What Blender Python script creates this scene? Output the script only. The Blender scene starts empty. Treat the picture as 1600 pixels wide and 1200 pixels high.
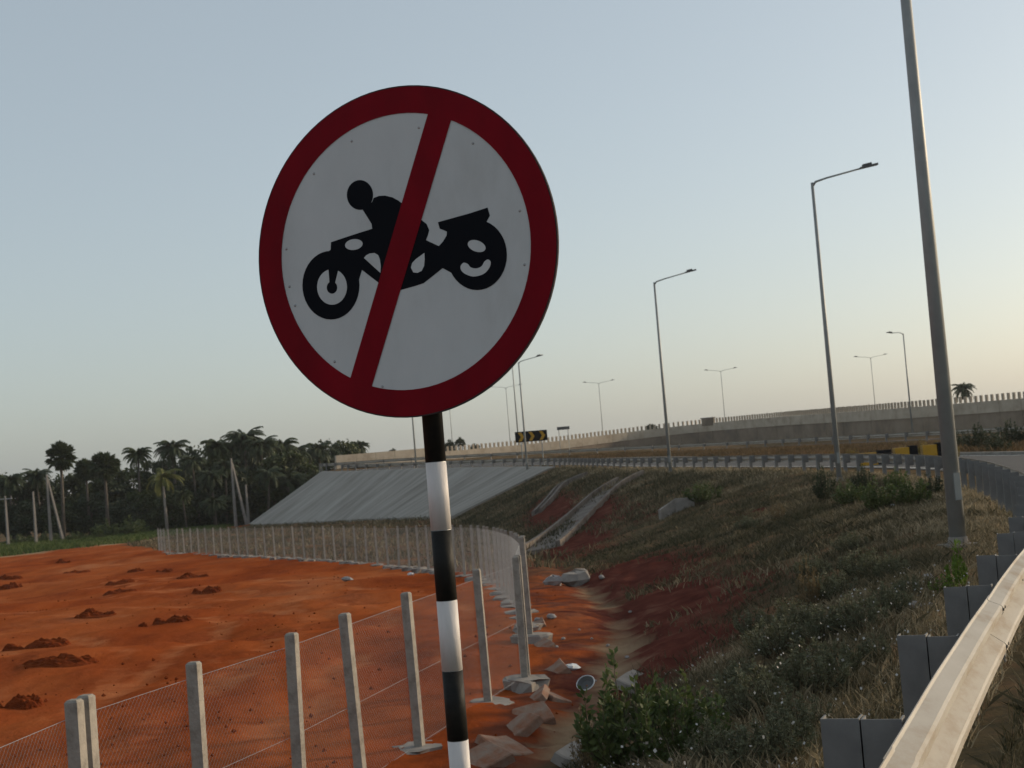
import bpy, math, random
import numpy as np
from mathutils import Vector, Matrix
random.seed(7); rng = np.random.default_rng(11)
R = math.radians
scene = bpy.context.scene
col = scene.collection

# ------------------------------------------------------------------ camera
F = 2300.0; ROLL = R(4.7); PITCH = math.atan(112 / F); EYE = Vector((0, 0, 1.65))
_f = Vector((0, math.cos(PITCH), math.sin(PITCH))); _r0 = Vector((1, 0, 0)); _u0 = _r0.cross(_f)
CR = _r0 * math.cos(ROLL) - _u0 * math.sin(ROLL)
CU = _r0 * math.sin(ROLL) + _u0 * math.cos(ROLL)
cam_d = bpy.data.cameras.new('camera'); cam = bpy.data.objects.new('camera', cam_d); col.objects.link(cam)
cam.matrix_world = Matrix(((CR.x, CU.x, -_f.x, EYE.x), (CR.y, CU.y, -_f.y, EYE.y), (CR.z, CU.z, -_f.z, EYE.z), (0, 0, 0, 1)))
cam_d.sensor_width = 36; cam_d.lens = F / 1600 * 36
cam_d.clip_start = 0.05; cam_d.clip_end = 20000
cam_d.dof.use_dof = True; cam_d.dof.focus_distance = 5.6; cam_d.dof.aperture_fstop = 11
scene.camera = cam

# ------------------------------------------------------------------ sky, sun, exposure
SUN_AZ, SUN_EL = R(67), R(14.5)
w = bpy.data.worlds.new('World'); scene.world = w; w.use_nodes = True
nt = w.node_tree; nt.nodes.clear()
sky = nt.nodes.new('ShaderNodeTexSky'); sky.sky_type = 'NISHITA'; sky.sun_disc = False
sky.sun_elevation = SUN_EL; sky.sun_rotation = SUN_AZ
sky.air_density = .8; sky.dust_density = 2.3; sky.ozone_density = 1.0; sky.altitude = 0
bg = nt.nodes.new('ShaderNodeBackground'); bg.inputs[1].default_value = 0.15
hs = nt.nodes.new('ShaderNodeHueSaturation'); hs.inputs['Saturation'].default_value = .85      # thin milky haze over the whole sky
wo = nt.nodes.new('ShaderNodeOutputWorld')
nt.links.new(sky.outputs[0], hs.inputs['Color']); tn = nt.nodes.new('ShaderNodeMix'); tn.data_type = 'RGBA'; tn.blend_type = 'MULTIPLY'; tn.inputs[0].default_value = 1; tn.inputs[7].default_value = (1.02, 1, .94, 1)   # the camera's white balance, whole sky
veil = nt.nodes.new('ShaderNodeMix'); veil.data_type = 'RGBA'; veil.inputs[0].default_value = .50; veil.inputs[7].default_value = (2.28, 2.58, 2.68, 1)   # even milky overcast veil, same all round
nt.links.new(hs.outputs[0], tn.inputs[6]); nt.links.new(tn.outputs[2], veil.inputs[6]); nt.links.new(veil.outputs[2], bg.inputs[0]); nt.links.new(bg.outputs[0], wo.inputs[0])
S = Vector((math.sin(SUN_AZ) * math.cos(SUN_EL), math.cos(SUN_AZ) * math.cos(SUN_EL), math.sin(SUN_EL)))
sun_d = bpy.data.lights.new('sun', 'SUN'); sun_d.energy = 2.0; sun_d.angle = R(2.0); sun_d.color = (1, .80, .56)
sun = bpy.data.objects.new('sun', sun_d); col.objects.link(sun)
sun.rotation_euler = S.to_track_quat('Z', 'Y').to_euler(); sun.location = (60, -10, 40)
vs = scene.view_settings
vs.view_transform = 'Standard'; vs.look = 'None'; vs.gamma = 1; vs.exposure = 0.42; vs.use_curve_mapping = False

# ------------------------------------------------------------------ pixel helpers (photo pixels, 1600 x 1200)
def ray(px, py):
    return _f + CR * ((px - 800) / F) + CU * ((600 - py) / F)
def at_y(px, py, y):
    d = ray(px, py); return EYE + d * (y / d.y)

# ------------------------------------------------------------------ mesh helpers
class MB:
    def __init__(s): s.v = []; s.f = []; s.m = []
    def add(s, vs_, fs, mi=0):
        o = len(s.v); s.v += [tuple(p) for p in vs_]; s.f += [tuple(i + o for i in f) for f in fs]; s.m += [mi] * len(fs); return s
    def box(s, x0, x1, y0, y1, z0, z1, M=None, mi=0):
        p = [Vector((x, y, z)) for z in (z0, z1) for y in (y0, y1) for x in (x0, x1)]
        if M: p = [M @ q for q in p]
        return s.add(p, [(0, 2, 3, 1), (4, 5, 7, 6), (0, 1, 5, 4), (2, 6, 7, 3), (0, 4, 6, 2), (1, 3, 7, 5)], mi)
    def tube(s, pts, rad, n=8, cap=True, mi=0):
        pts = [Vector(p) for p in pts]; rad = rad if isinstance(rad, (list, tuple)) else [rad] * len(pts)
        vv = []; ref = None
        for i, p in enumerate(pts):
            t = (pts[min(i + 1, len(pts) - 1)] - pts[max(i - 1, 0)]).normalized()
            if ref is None: ref = Vector((1, 0, 0)) if abs(t.x) < .9 else Vector((0, 1, 0))
            a = (ref - t * ref.dot(t)).normalized(); b = t.cross(a); ref = a
            vv += [p + (a * math.cos(2 * math.pi * k / n) + b * math.sin(2 * math.pi * k / n)) * rad[i] for k in range(n)]
        ff = []
        for i in range(len(pts) - 1):
            for k in range(n):
                ff.append((i * n + k, i * n + (k + 1) % n, (i + 1) * n + (k + 1) % n, (i + 1) * n + k))
        if cap: ff += [tuple(range(n))[::-1], tuple(range((len(pts) - 1) * n, len(pts) * n))]
        return s.add(vv, ff, mi)
    def mesh(s, name, mats, smooth=False):
        me = bpy.data.meshes.new(name); me.from_pydata(s.v, [], s.f)
        mats = mats if isinstance(mats, (list, tuple)) else [mats]
        for m in mats: me.materials.append(m)
        if len(mats) > 1: me.polygons.foreach_set('material_index', s.m)
        if smooth: me.polygons.foreach_set('use_smooth', [True] * len(s.f))
        me.update(); return me
    def build(s, name, mats, parent=None, smooth=False):
        return link(name, s.mesh(name, mats, smooth), parent)
def link(name, me, parent=None, loc=None, rz=None):
    o = bpy.data.objects.new(name, me); col.objects.link(o)
    if parent: o.parent = parent
    if loc is not None: o.location = loc
    if rz is not None: o.rotation_euler = (0, 0, rz)
    return o
def tag(o, label, cat, group=None):
    o['label'] = label; o['category'] = cat
    if group: o['group'] = group
    return o
def empty(name, loc, label, cat, group=None, rz=0):
    o = bpy.data.objects.new(name, None); col.objects.link(o); o.location = loc; o.rotation_euler = (0, 0, rz)
    o.empty_display_size = .2
    return tag(o, label, cat, group)
def copy_tree(o, parent=None):
    c = o.copy(); col.objects.link(c)
    if parent: c.parent = parent
    for ch in list(o.children): copy_tree(ch, c)
    return c

# ------------------------------------------------------------------ materials
def mat(name, c1, c2=None, scale=3.0, rough=.8, bump=0., bscale=None, metal=0., spec=.3, stretch=(1, 1, 1), coord='Object', c3=None, trans=0.):
    m = bpy.data.materials.new(name); m.use_nodes = True; n = m.node_tree; b = n.nodes['Principled BSDF']
    b.inputs['Roughness'].default_value = rough; b.inputs['Metallic'].default_value = metal
    b.inputs['Specular IOR Level'].default_value = spec
    if c2 is None: b.inputs['Base Color'].default_value = (*c1, 1)
    tc = n.nodes.new('ShaderNodeTexCoord'); mp = n.nodes.new('ShaderNodeMapping'); mp.inputs['Scale'].default_value = stretch
    n.links.new(tc.outputs[coord], mp.inputs[0])
    if c2 is not None:
        nz = n.nodes.new('ShaderNodeTexNoise'); nz.inputs['Scale'].default_value = scale; nz.inputs['Detail'].default_value = 6; nz.inputs['Roughness'].default_value = .65
        n.links.new(mp.outputs[0], nz.inputs['Vector'])
        cr = n.nodes.new('ShaderNodeValToRGB'); e = cr.color_ramp.elements
        e[0].position = .32; e[0].color = (*c1, 1); e[1].position = .68; e[1].color = (*c2, 1)
        if c3: k = cr.color_ramp.elements.new(.5); k.color = (*c3, 1)
        n.links.new(nz.outputs[0], cr.inputs[0]); n.links.new(cr.outputs[0], b.inputs['Base Color'])
    if bump:
        nb = n.nodes.new('ShaderNodeTexNoise'); nb.inputs['Scale'].default_value = bscale or scale * 4; nb.inputs['Detail'].default_value = 5
        n.links.new(mp.outputs[0], nb.inputs['Vector'])
        bp = n.nodes.new('ShaderNodeBump'); bp.inputs['Strength'].default_value = bump; bp.inputs['Distance'].default_value = .03
        n.links.new(nb.outputs[0], bp.inputs['Height']); n.links.new(bp.outputs[0], b.inputs['Normal'])
    if trans:
        tr = n.nodes.new('ShaderNodeBsdfTranslucent'); ms = n.nodes.new('ShaderNodeMixShader'); ms.inputs[0].default_value = trans
        src = b.inputs['Base Color'].links[0].from_socket if b.inputs['Base Color'].links else None
        if src: n.links.new(src, tr.inputs[0])
        else: tr.inputs[0].default_value = (*c1, 1)
        out = n.nodes['Material Output']
        n.links.new(b.outputs[0], ms.inputs[1]); n.links.new(tr.outputs[0], ms.inputs[2]); n.links.new(ms.outputs[0], out.inputs[0])
    return m
M = {}
M['white'] = mat('sign_white', (.475, .485, .475), (.565, .58, .575), 3.5, .55, spec=.15, stretch=(1, 1, .45), c3=(.535, .55, .545))
M['red'] = mat('sign_red', (.14, .003, .008), (.21, .003, .010), 4, .6, spec=.08, stretch=(1, 1, .5))
M['black'] = mat('sign_black', (.006, .007, .010), rough=.65, spec=.06)
M['pole_white'] = mat('post_white', (.68, .64, .62), (.56, .52, .49), 9, .55, .1, stretch=(1, 1, .3))
M['pole_black'] = mat('post_black', (.010, .010, .010), (.026, .024, .020), 7, .6, .1, spec=.15)
M['rim'] = mat('sign_rim', (.05, .04, .04), rough=.8, spec=.1)
M['alu'] = mat('sign_back', (.3, .3, .3), (.4, .4, .39), 5, .5, metal=.5)
M['galv'] = mat('galvanised_steel', (.50, .49, .47), (.36, .35, .335), 3.2, .62, .05, metal=.15, c3=(.45, .44, .42), coord='Generated', stretch=(2, 2, 1))
M['beam'] = mat('galvanised_beam', (.40, .37, .325), (.27, .215, .155), 1.6, .6, .03, spec=.25, stretch=(1, 1, 5), c3=(.36, .33, .285))
M['steelpost'] = mat('galvanised_channel', (.20, .197, .19), (.14, .138, .134), 5, .6, .04, metal=.1)
M['dark'] = mat('dark_slot', (.02, .02, .02), rough=.7)
M['lamp'] = mat('lamp_steel', (.30, .31, .30), (.24, .25, .24), 3, .5, metal=.2)
M['lamp_head'] = mat('lamp_housing', (.10, .10, .10), rough=.5)
M['glass'] = mat('lamp_glass', (.5, .5, .48), rough=.2)
M['concrete'] = mat('fence_concrete', (.36, .325, .28), (.19, .165, .14), 5, .9, .35, 25, c3=(.30, .275, .24), spec=.1)
M['concrete_old'] = mat('weathered_concrete', (.30, .27, .24), (.20, .18, .16), 4, .9, .3, 12)
M['chute'] = mat('chute_concrete', (.22, .195, .17), (.12, .095, .08), 1.4, .95, .3, 8, spec=.05)
M['dusty_concrete'] = mat('dusty_concrete', (.27, .215, .17), (.23, .085, .04), 3.5, .95, .6, 16)
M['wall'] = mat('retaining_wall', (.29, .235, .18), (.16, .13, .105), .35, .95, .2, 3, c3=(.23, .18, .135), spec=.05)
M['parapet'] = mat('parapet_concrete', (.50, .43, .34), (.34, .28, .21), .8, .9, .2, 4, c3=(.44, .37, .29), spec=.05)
M['pitch'] = mat('concrete_pitching', (.19, .172, .15), (.36, .335, .30), .9, .95, .5, 2.2, c3=(.29, .268, .238), spec=0., stretch=(1, .13, 1), coord='UV')
M['asphalt'] = mat('asphalt', (.045, .045, .047), (.065, .063, .062), 2, .9, .3, 40)
M['paint'] = mat('road_paint', (.7, .69, .65), (.55, .53, .48), 5, .7)
M['wire'] = mat('fence_wire', (.32, .33, .34), rough=.5, metal=.2)
M['yellow'] = mat('hazard_yellow', (.50, .27, .015), (.40, .21, .015), 4, .5)
M['pole_conc'] = mat('utility_pole', (.24, .215, .195), (.16, .15, .14), 2, .9)
M['bark'] = mat('palm_bark', (.13, .105, .085), (.07, .06, .05), 4, .9, .4)
M['palebark'] = mat('pale_bark', (.33, .29, .25), (.22, .19, .17), 3, .9, .3)
M['soil'] = mat('red_soil', (.20, .046, .014), (.10, .022, .008), 3, 1., .9, 9, c3=(.15, .033, .011), spec=0.)
M['stone'] = mat('stone', (.34, .32, .31), (.22, .2, .19), 8, .9, .4)
M['plastic'] = mat('white_plastic', (.6, .62, .63), rough=.4)
def leafmat(name, a, b, c=None, tr=.25): return mat(name, a, b, 2.2, .6, spec=.25, c3=c, trans=tr)
M['leaf_dark'] = leafmat('leaf_dark', (.022, .034, .018), (.058, .074, .034), (.035, .050, .024))
M['leaf_mid'] = leafmat('leaf_mid', (.032, .048, .016), (.07, .085, .03))
M['leaf_palm'] = leafmat('leaf_palm', (.026, .040, .018), (.060, .078, .034))
M['leaf_yellow'] = leafmat('leaf_yellowish', (.10, .11, .025), (.15, .15, .04))
M['leaf_green'] = leafmat('shrub_green', (.05, .075, .024), (.13, .155, .055), (.08, .108, .035))
M['leaf_grey'] = leafmat('shrub_grey', (.09, .098, .055), (.23, .225, .135), (.14, .145, .085))
M['leaf_dry'] = leafmat('shrub_dry', (.12, .085, .04), (.22, .16, .08))
M['leaf_bright'] = leafmat('shrub_bright', (.09, .15, .02), (.16, .24, .04))
M['leaf_bloom'] = leafmat('weed_yellow', (.24, .15, .02), (.13, .12, .03))
M['stem'] = mat('stem', (.09, .07, .045), (.05, .045, .03), 5, .9)
M['flower'] = mat('flower_white', (.5, .48, .45), rough=.7)

def tinted(name, stops, noise_scale, tr=.2):
    """grass: colour from a per-blade random tint plus a broad patch noise"""
    m = bpy.data.materials.new(name); m.use_nodes = True; n = m.node_tree; b = n.nodes['Principled BSDF']
    b.inputs['Roughness'].default_value = .75; b.inputs['Specular IOR Level'].default_value = .15
    at = n.nodes.new('ShaderNodeAttribute'); at.attribute_name = 'tint'
    ge = n.nodes.new('ShaderNodeNewGeometry'); nz = n.nodes.new('ShaderNodeTexNoise'); nz.inputs['Scale'].default_value = noise_scale
    n.links.new(ge.outputs['Position'], nz.inputs['Vector'])
    mm = n.nodes.new('ShaderNodeMath'); mm.operation = 'MULTIPLY_ADD'; mm.inputs[1].default_value = .55
    n.links.new(at.outputs['Fac'], mm.inputs[0])
    m2 = n.nodes.new('ShaderNodeMath'); m2.operation = 'MULTIPLY_ADD'; m2.inputs[1].default_value = 1.5; m2.inputs[2].default_value = -.53
    n.links.new(nz.outputs[0], m2.inputs[0]); n.links.new(m2.outputs[0], mm.inputs[2])
    cr = n.nodes.new('ShaderNodeValToRGB'); e = cr.color_ramp.elements
    e[0].position, e[0].color = stops[0][0], (*stops[0][1], 1); e[1].position, e[1].color = stops[-1][0], (*stops[-1][1], 1)
    for p, c in stops[1:-1]: k = e.new(p); k.color = (*c, 1)
    n.links.new(mm.outputs[0], cr.inputs[0]); n.links.new(cr.outputs[0], b.inputs['Base Color'])
    t = n.nodes.new('ShaderNodeBsdfTranslucent'); ms = n.nodes.new('ShaderNodeMixShader'); ms.inputs[0].default_value = tr
    n.links.new(cr.outputs[0], t.inputs[0]); n.links.new(b.outputs[0], ms.inputs[1]); n.links.new(t.outputs[0], ms.inputs[2])
    n.links.new(ms.outputs[0], n.nodes['Material Output'].inputs[0])
    return m
M['grass_slope'] = tinted('slope_grass', [(0.0, (.036, .042, .022)), (.35, (.078, .070, .040)), (.62, (.155, .128, .075)), (1.0, (.42, .34, .22))], .35)
M['grass_green'] = tinted('field_grass', [(0.1, (.05, .075, .02)), (.5, (.075, .11, .03)), (.9, (.14, .15, .05))], .2)

def ground_mat():
    m = bpy.data.materials.new('terrain_soil'); m.use_nodes = True; n = m.node_tree; N = n.nodes; L = n.links; b = N['Principled BSDF']
    b.inputs['Roughness'].default_value = 1.; b.inputs['Specular IOR Level'].default_value = 0.
    ge = N.new('ShaderNodeNewGeometry'); at = N.new('ShaderNodeAttribute'); at.attribute_name = 'soil'
    sp = N.new('ShaderNodeSeparateColor'); L.new(at.outputs['Color'], sp.inputs[0])
    def noise(scale, stretch=None, det=6, rot=0):
        v = ge.outputs['Position']
        if stretch:
            mp = N.new('ShaderNodeMapping'); mp.inputs['Scale'].default_value = stretch; mp.inputs['Rotation'].default_value = (0, 0, rot); L.new(v, mp.inputs[0]); v = mp.outputs[0]
        z = N.new('ShaderNodeTexNoise'); z.inputs['Scale'].default_value = scale; z.inputs['Detail'].default_value = det; z.inputs['Roughness'].default_value = .62
        L.new(v, z.inputs['Vector']); return z.outputs[0]
    def ramp(src, stops):
        c = N.new('ShaderNodeValToRGB'); e = c.color_ramp.elements
        e[0].position, e[0].color = stops[0][0], (*stops[0][1], 1); e[1].position, e[1].color = stops[-1][0], (*stops[-1][1], 1)
        for p, cc in stops[1:-1]: k = e.new(p); k.color = (*cc, 1)
        L.new(src, c.inputs[0]); return c.outputs[0]
    def mix(fac, a, b_):
        x = N.new('ShaderNodeMix'); x.data_type = 'RGBA'; L.new(fac, x.inputs[0]); L.new(a, x.inputs[6]); L.new(b_, x.inputs[7]); return x.outputs[2]
    def mixmul(fac, nz, k=3., off=-1.):
        # soft mask broken up by noise
        a = N.new('ShaderNodeMath'); a.operation = 'MULTIPLY_ADD'; a.inputs[1].default_value = 1.2; a.inputs[2].default_value = -.6; L.new(nz, a.inputs[0])
        s_ = N.new('ShaderNodeMath'); s_.operation = 'ADD'; L.new(fac, s_.inputs[0]); L.new(a.outputs[0], s_.inputs[1])
        r_ = N.new('ShaderNodeMapRange'); r_.inputs[1].default_value = .3; r_.inputs[2].default_value = .7; L.new(s_.outputs[0], r_.inputs[0]); return r_.outputs[0]
    red = ramp(noise(.16, (1, .45, 1), 8, R(12)), [(.30, (.175, .035, .010)), (.44, (.285, .065, .018)), (.55, (.33, .090, .028)), (.66, (.39, .140, .060))])
    pebble = ramp(noise(9, None, 4), [(.35, (.085, .018, .009)), (.62, (.21, .050, .021))])
    tk = N.new('ShaderNodeAttribute'); tk.attribute_name = 'track'
    dust = ramp(noise(1.2, None, 8), [(.35, (.28, .070, .022)), (.65, (.40, .140, .058))])
    red = mix(ramp(noise(.7, (1, .4, 1), 8), [(.42, (.0, .0, .0)), (.75, (.75, .75, .75))]), red, pebble)
    veg = ramp(noise(.8, None, 8), [(.3, (.06, .050, .030)), (.48, (.11, .084, .050)), (.6, (.17, .105, .06)), (.75, (.24, .13, .07))])
    bare = ramp(noise(1.6, (1, 1, 2), 8), [(.3, (.062, .019, .015)), (.55, (.110, .036, .026)), (.75, (.16, .075, .052))])
    tan = ramp(noise(.5, None, 8), [(.3, (.24, .17, .10)), (.7, (.40, .30, .19))])
    red = mix(mixmul(tk.outputs['Fac'], noise(2.2, None, 8)), red, dust)
    nz = noise(.45, None, 6); nz2 = noise(1.3, None, 6)
    c = mix(mixmul(sp.outputs[0], nz2), red, veg)
    c = mix(mixmul(sp.outputs[1], nz2), c, bare)
    c = mix(mixmul(sp.outputs[2], nz), c, tan)
    L.new(c, b.inputs['Base Color'])
    b1 = N.new('ShaderNodeBump'); b1.inputs['Strength'].default_value = .7; b1.inputs['Distance'].default_value = .08
    L.new(noise(1.6, (1, .5, 1), 8, R(12)), b1.inputs['Height'])
    b2 = N.new('ShaderNodeBump'); b2.inputs['Strength'].default_value = .5; b2.inputs['Distance'].default_value = .02
    L.new(noise(22, None, 4), b2.inputs['Height']); L.new(b1.outputs[0], b2.inputs['Normal']); L.new(b2.outputs[0], b.inputs['Normal'])
    return m
M['ground'] = ground_mat()

# ------------------------------------------------------------------ plan of the place: three long lines
class Line:
    """smooth plan line through (x, y, z) points, resampled evenly"""
    def __init__(s, pts, step=.5):
        P = np.array(pts, float); out = []
        for i in range(len(P) - 1):
            p0, p1, p2, p3 = P[max(i - 1, 0)], P[i], P[i + 1], P[min(i + 2, len(P) - 1)]
            for t in np.linspace(0, 1, 40, endpoint=False):
                out.append(.5 * ((2 * p1) + (-p0 + p2) * t + (2 * p0 - 5 * p1 + 4 * p2 - p3) * t * t + (-p0 + 3 * p1 - 3 * p2 + p3) * t ** 3))
        out.append(P[-1]); out = np.array(out)
        L = np.concatenate([[0], np.cumsum(np.linalg.norm(np.diff(out[:, :2], axis=0), axis=1))])
        s.len = L[-1]; n = int(s.len / step) + 1; s.s = np.linspace(0, s.len, n)
        s.p = np.stack([np.interp(s.s, L, out[:, k]) for k in range(3)], 1)
    def at(s, q):
        return Vector([np.interp(q, s.s, s.p[:, k]) for k in range(3)])
    def frame(s, q):
        a, b = s.at(max(q - .25, 0)), s.at(min(q + .25, s.len)); t = (b - a); t.z = 0; t.normalize()
        return s.at(q), t, Vector((t.y, -t.x, 0))            # point, along, to the right
    def s_at_y(s, y):
        return float(s.s[np.argmin(abs(s.p[:, 1] - y) + (s.s > 200) * 1e3)])
    def dist(s, X, Y):
        """signed distance (right positive) and z of the nearest point"""
        x = np.ravel(X); y = np.ravel(Y); d2 = np.full(x.shape, 1e18); k = np.zeros(x.shape, int)
        st = s.p[::2]
        for i in range(len(st)):
            dd = (x - st[i, 0]) ** 2 + (y - st[i, 1]) ** 2; mk = dd < d2; d2[mk] = dd[mk]; k[mk] = i
        j = np.clip(k, 1, len(st) - 2); t = st[j + 1, :2] - st[j - 1, :2]; t /= np.linalg.norm(t, axis=1)[:, None]
        rx, ry = x - st[k, 0], y - st[k, 1]
        sg = np.sign(rx * t[:, 1] - ry * t[:, 0]); sg[sg == 0] = 1
        perp = abs(rx * t[:, 1] - ry * t[:, 0])
        inner = (k > 0) & (k < len(st) - 1)
        d = np.where(inner, np.minimum(np.sqrt(d2), np.maximum(perp, np.sqrt(np.maximum(d2 - 1.2, 0)))), np.sqrt(d2))
        sh = np.shape(X); return (sg * d).reshape(sh), st[k, 2].reshape(sh), st[k, 1].reshape(sh)
RAIL = Line([(-5.5, -12, 0), (-3.9, -8, 0), (-2.35, -4, 0), (-.70, 0, 0), (1.22, 4.9, 0), (2.64, 8.4, 0), (4.02, 11.75, 0), (6.15, 17.5, 0), (8.1, 24, 0), (10.7, 35, -.03), (12.3, 46, -.05), (12.4, 56, -.02),
             (11.3, 66, .03), (9.5, 77, .1), (6.1, 98, .25), (2.6, 122, .5), (-6.0, 138, .95), (-17.8, 152, 1.45), (-20.5, 170, 1.7), (-19, 200, 1.9), (-10, 260, 2)])
def lp(px, py_h, y, z):   # plan point on the line of sight of pixel column px at depth y
    d = ray(px, py_h); return (d.x / d.y * y, y, z)
MAIN = Line([(90, 50, .1), (60, 75, .1), lp(1700, 680, 95, .12), lp(1500, 680, 106, .2), lp(1150, 695, 140, .55), lp(850, 703, 152, 1.2), lp(660, 712, 157, 1.6), lp(526, 722, 158, 1.75), lp(505, 722, 180, 1.9), lp(560, 722, 230, 2)])
WALL = Line([(120, 70, 3.4), (75, 96, 3.45), lp(1750, 600, 113, 3.5), lp(1600, 612, 122, 3.5), lp(1400, 628, 137, 3.68), lp(1200, 645, 170, 4.15), lp(1050, 660, 185, 4.18), lp(850, 685, 176, 3.49), lp(660, 700, 166, 3.32), lp(522, 713, 160, 3.25)])
GY = [-50, 24, 57, 88, 150, 172, 400, 6000]; GZ = [-1.27, -1.29, -2.25, -2.65, -3.35, -3.85, -4.3, -4.5]
def smooth(t): t = np.clip(t, 0, 1); return t * t * (3 - 2 * t)
TW_Y = [-10, 4, 8, 14.6, 19, 24, 39, 60, 85, 112, 130, 150, 300]; TW = [1.3, 1.6, 2.2, 3.5, 4.2, 5.2, 9.0, 10.5, 9.0, 8.4, 8.8, 8.2, 8]
_ph = rng.uniform(0, 6.28, 60); _kx = rng.normal(0, 1, 60); _ky = rng.normal(0, 1, 60)
def lumps(X, Y, wl, n0, n):
    r = 0
    for i in range(n0, n0 + n):
        k = 2 * math.pi / wl * (0.6 + .8 * ((i * 37) % 10) / 10); h = math.hypot(_kx[i], _ky[i])
        r = r + np.sin(k * (_kx[i] / h * X + _ky[i] / h * Y) + _ph[i])
    return r / math.sqrt(n)
VERGE = 1.35
def terrain(X, Y, detail=True):
    X = np.asarray(X, float); Y = np.asarray(Y, float)
    d, zr, ys = RAIL.dist(X, Y)
    g = np.interp(Y, GY, GZ)
    u = -d; tw = np.interp(ys, TW_Y, TW); kl = np.clip((ys - 100) / 14, 0, 1); t = smooth((u - VERGE) / tw) * .55 * (1 - kl) + np.clip((u - VERGE) / tw, 0, 1) * (.45 + .55 * kl)
    zl = zr * (1 - t) + g * t
    # road side
    dm, zm, _ = MAIN.dist(X, Y); dw, zw, _ = WALL.dist(X, Y)
    q = np.clip((d - 8.5) / np.maximum(d - 8.5 - dm, .5), 0, 1)
    zrd = np.where(d < 8.5, zr, zr * (1 - q) + zm * q)
    zrd = np.where(dm > 0, zm + np.clip(dm, 0, 12) * .02, zrd)
    plateau = 2.3 - np.clip((dw - 26) / 10, 0, 1) * 6.3
    zrd = np.where(dw > 5.0, np.maximum(plateau, g), zrd)
    z = np.where(d < 0, zl, zrd)
    veg = np.where(d < 0, 1 - smooth((u - VERGE - tw * .93) / (1.1 + tw * .10)), 1.)
    if detail:
        near = np.clip((90 - Y) / 60, 0, 1)
        field = (d < 0) * smooth((u - VERGE - tw) / 1.5)
        z = z + field * (.05 * lumps(X, Y, 3.2, 0, 10) + .07 * lumps(X * .5, Y, 7., 10, 10) + .02 * lumps(X, Y, .8, 20, 12) * near)
        slope = (d < -.6) * smooth((u - .8) / 1.5) * (1 - smooth((u - VERGE - tw) / .8))
        z = z + slope * (.05 * lumps(X, Y, 2.2, 32, 10) + .03 * lumps(X, Y, .7, 42, 10) * near)
        # shallow toe drain between slope and fence
        toe = np.exp(-((u - VERGE - tw - .25) / .45) ** 2) * (d < 0) * (Y > 7) * (Y < 60)
        z = z - .14 * toe
    return z, d, u - VERGE - tw, tw, veg
def tz(x, y, detail=True): return float(terrain(np.array([x]), np.array([y]), detail)[0][0])
_TY = np.concatenate([np.arange(3, 30, .1), np.arange(30, 260, .25)])
def hit(px, py):
    """where the line of sight of a photo pixel meets the ground"""
    d = ray(px, py); t = _TY / d.y; X = t * d.x; Z = EYE.z + t * d.z
    H = terrain(X, _TY)[0]; k = np.argmax(Z < H)
    if k == 0: k = len(_TY) - 1
    return Vector((X[k], _TY[k], H[k]))

# ------------------------------------------------------------------ ground sheet
def grow(start, step, f, end):
    o = [start]
    while o[-1] < end: o.append(o[-1] + step); step *= f
    return o
ys = [-y for y in grow(1, 1.0, 1.35, 400)][::-1] + list(np.arange(-0.5, 3, .5)) + list(np.arange(3, 28, .14)) + grow(28, .16, 1.014, 260) + grow(264, 6, 1.15, 6000)
xs = [-x for x in grow(4.6, .16, 1.028, 24) + grow(24.8, .9, 1.09, 5000)][::-1] + list(np.arange(-4.5, 9, .15)) + grow(9, .18, 1.06, 5000)
xs = np.array(xs); ys = np.array(ys); XX, YY = np.meshgrid(xs, ys)
ZZ, DD, UT, TWW, VEG = terrain(XX, YY)
def flat(px, py):
    d = ray(px, py); yy = np.arange(5, 200, .05); t = yy / d.y; k = np.argmax(EYE.z + t * d.z < np.interp(yy, GY, GZ)); return (float(t[k] * d.x), float(yy[k]))
far = Line([(*flat(829, 998), 0)] + [(*flat(*c), 0) for c in ((806, 950), (770, 918), (735, 904), (640, 889), (520, 878), (400, 871), (282, 866))] + [(-22.5, 93, 0), (-24, 97, 0)], .2)
# soil masks: what grows or lies where, with some drain shadow painted as darker soil
soil = np.zeros(XX.shape + (4,), np.float32); soil[..., 3] = 1
soil[..., 0] = np.clip(VEG, 0, 1)
def blob(cx, cy, rx, ry, rot=0.):
    c, s_ = math.cos(rot), math.sin(rot); a = ((XX - cx) * c + (YY - cy) * s_) / rx; b = (-(XX - cx) * s_ + (YY - cy) * c) / ry
    return np.exp(-(a * a + b * b))
bare_m = np.zeros_like(XX)
for (px, py, rx, ry) in [(1050, 945, 2.0, 6), (990, 900, 2.1, 8), (1030, 1010, 1.4, 3.5), (900, 850, 1.9, 9), (930, 800, 1.7, 10), (860, 800, 2.0, 12), (1000, 800, 1.2, 5), (1040, 1000, .7, 1.6), (1180, 800, .5, 3)]:
    h = hit(px, py); bare_m = np.maximum(bare_m, blob(h.x, h.y, rx, ry))
ditch = np.exp(-((UT - .2) / .7) ** 2) * (DD < 0) * (YY > 6) * (YY < 70)
soil[..., 1] = np.clip(bare_m * 1.1, 0, 1) * (VEG > .2) + .45 * ditch * (YY < 20)  # bare slope patches; along the drain, brown soil darkened for its shadows too
far_left = (DD < 0) * smooth((UT - 2) / 4)
gl = np.interp(XX, [-400, -60, -36, -24, -17], [72, 92, 122, 156, 172])    # field edge
soil[..., 0] = np.maximum(soil[..., 0], far_left * smooth((YY - gl) / 6))
edge = np.exp(-((YY - gl) / 3.0) ** 2) * far_left
soil[..., 2] = np.clip(edge * .75 + .75 * np.exp(-((UT + .1 - .35) / .5) ** 2) * (DD < 0) * (YY > 15) * (YY < 38) * .60, 0, 1)
shoulder = (DD > 8.2) * (DD < 12) * (YY > 30) * (YY < 150)
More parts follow.
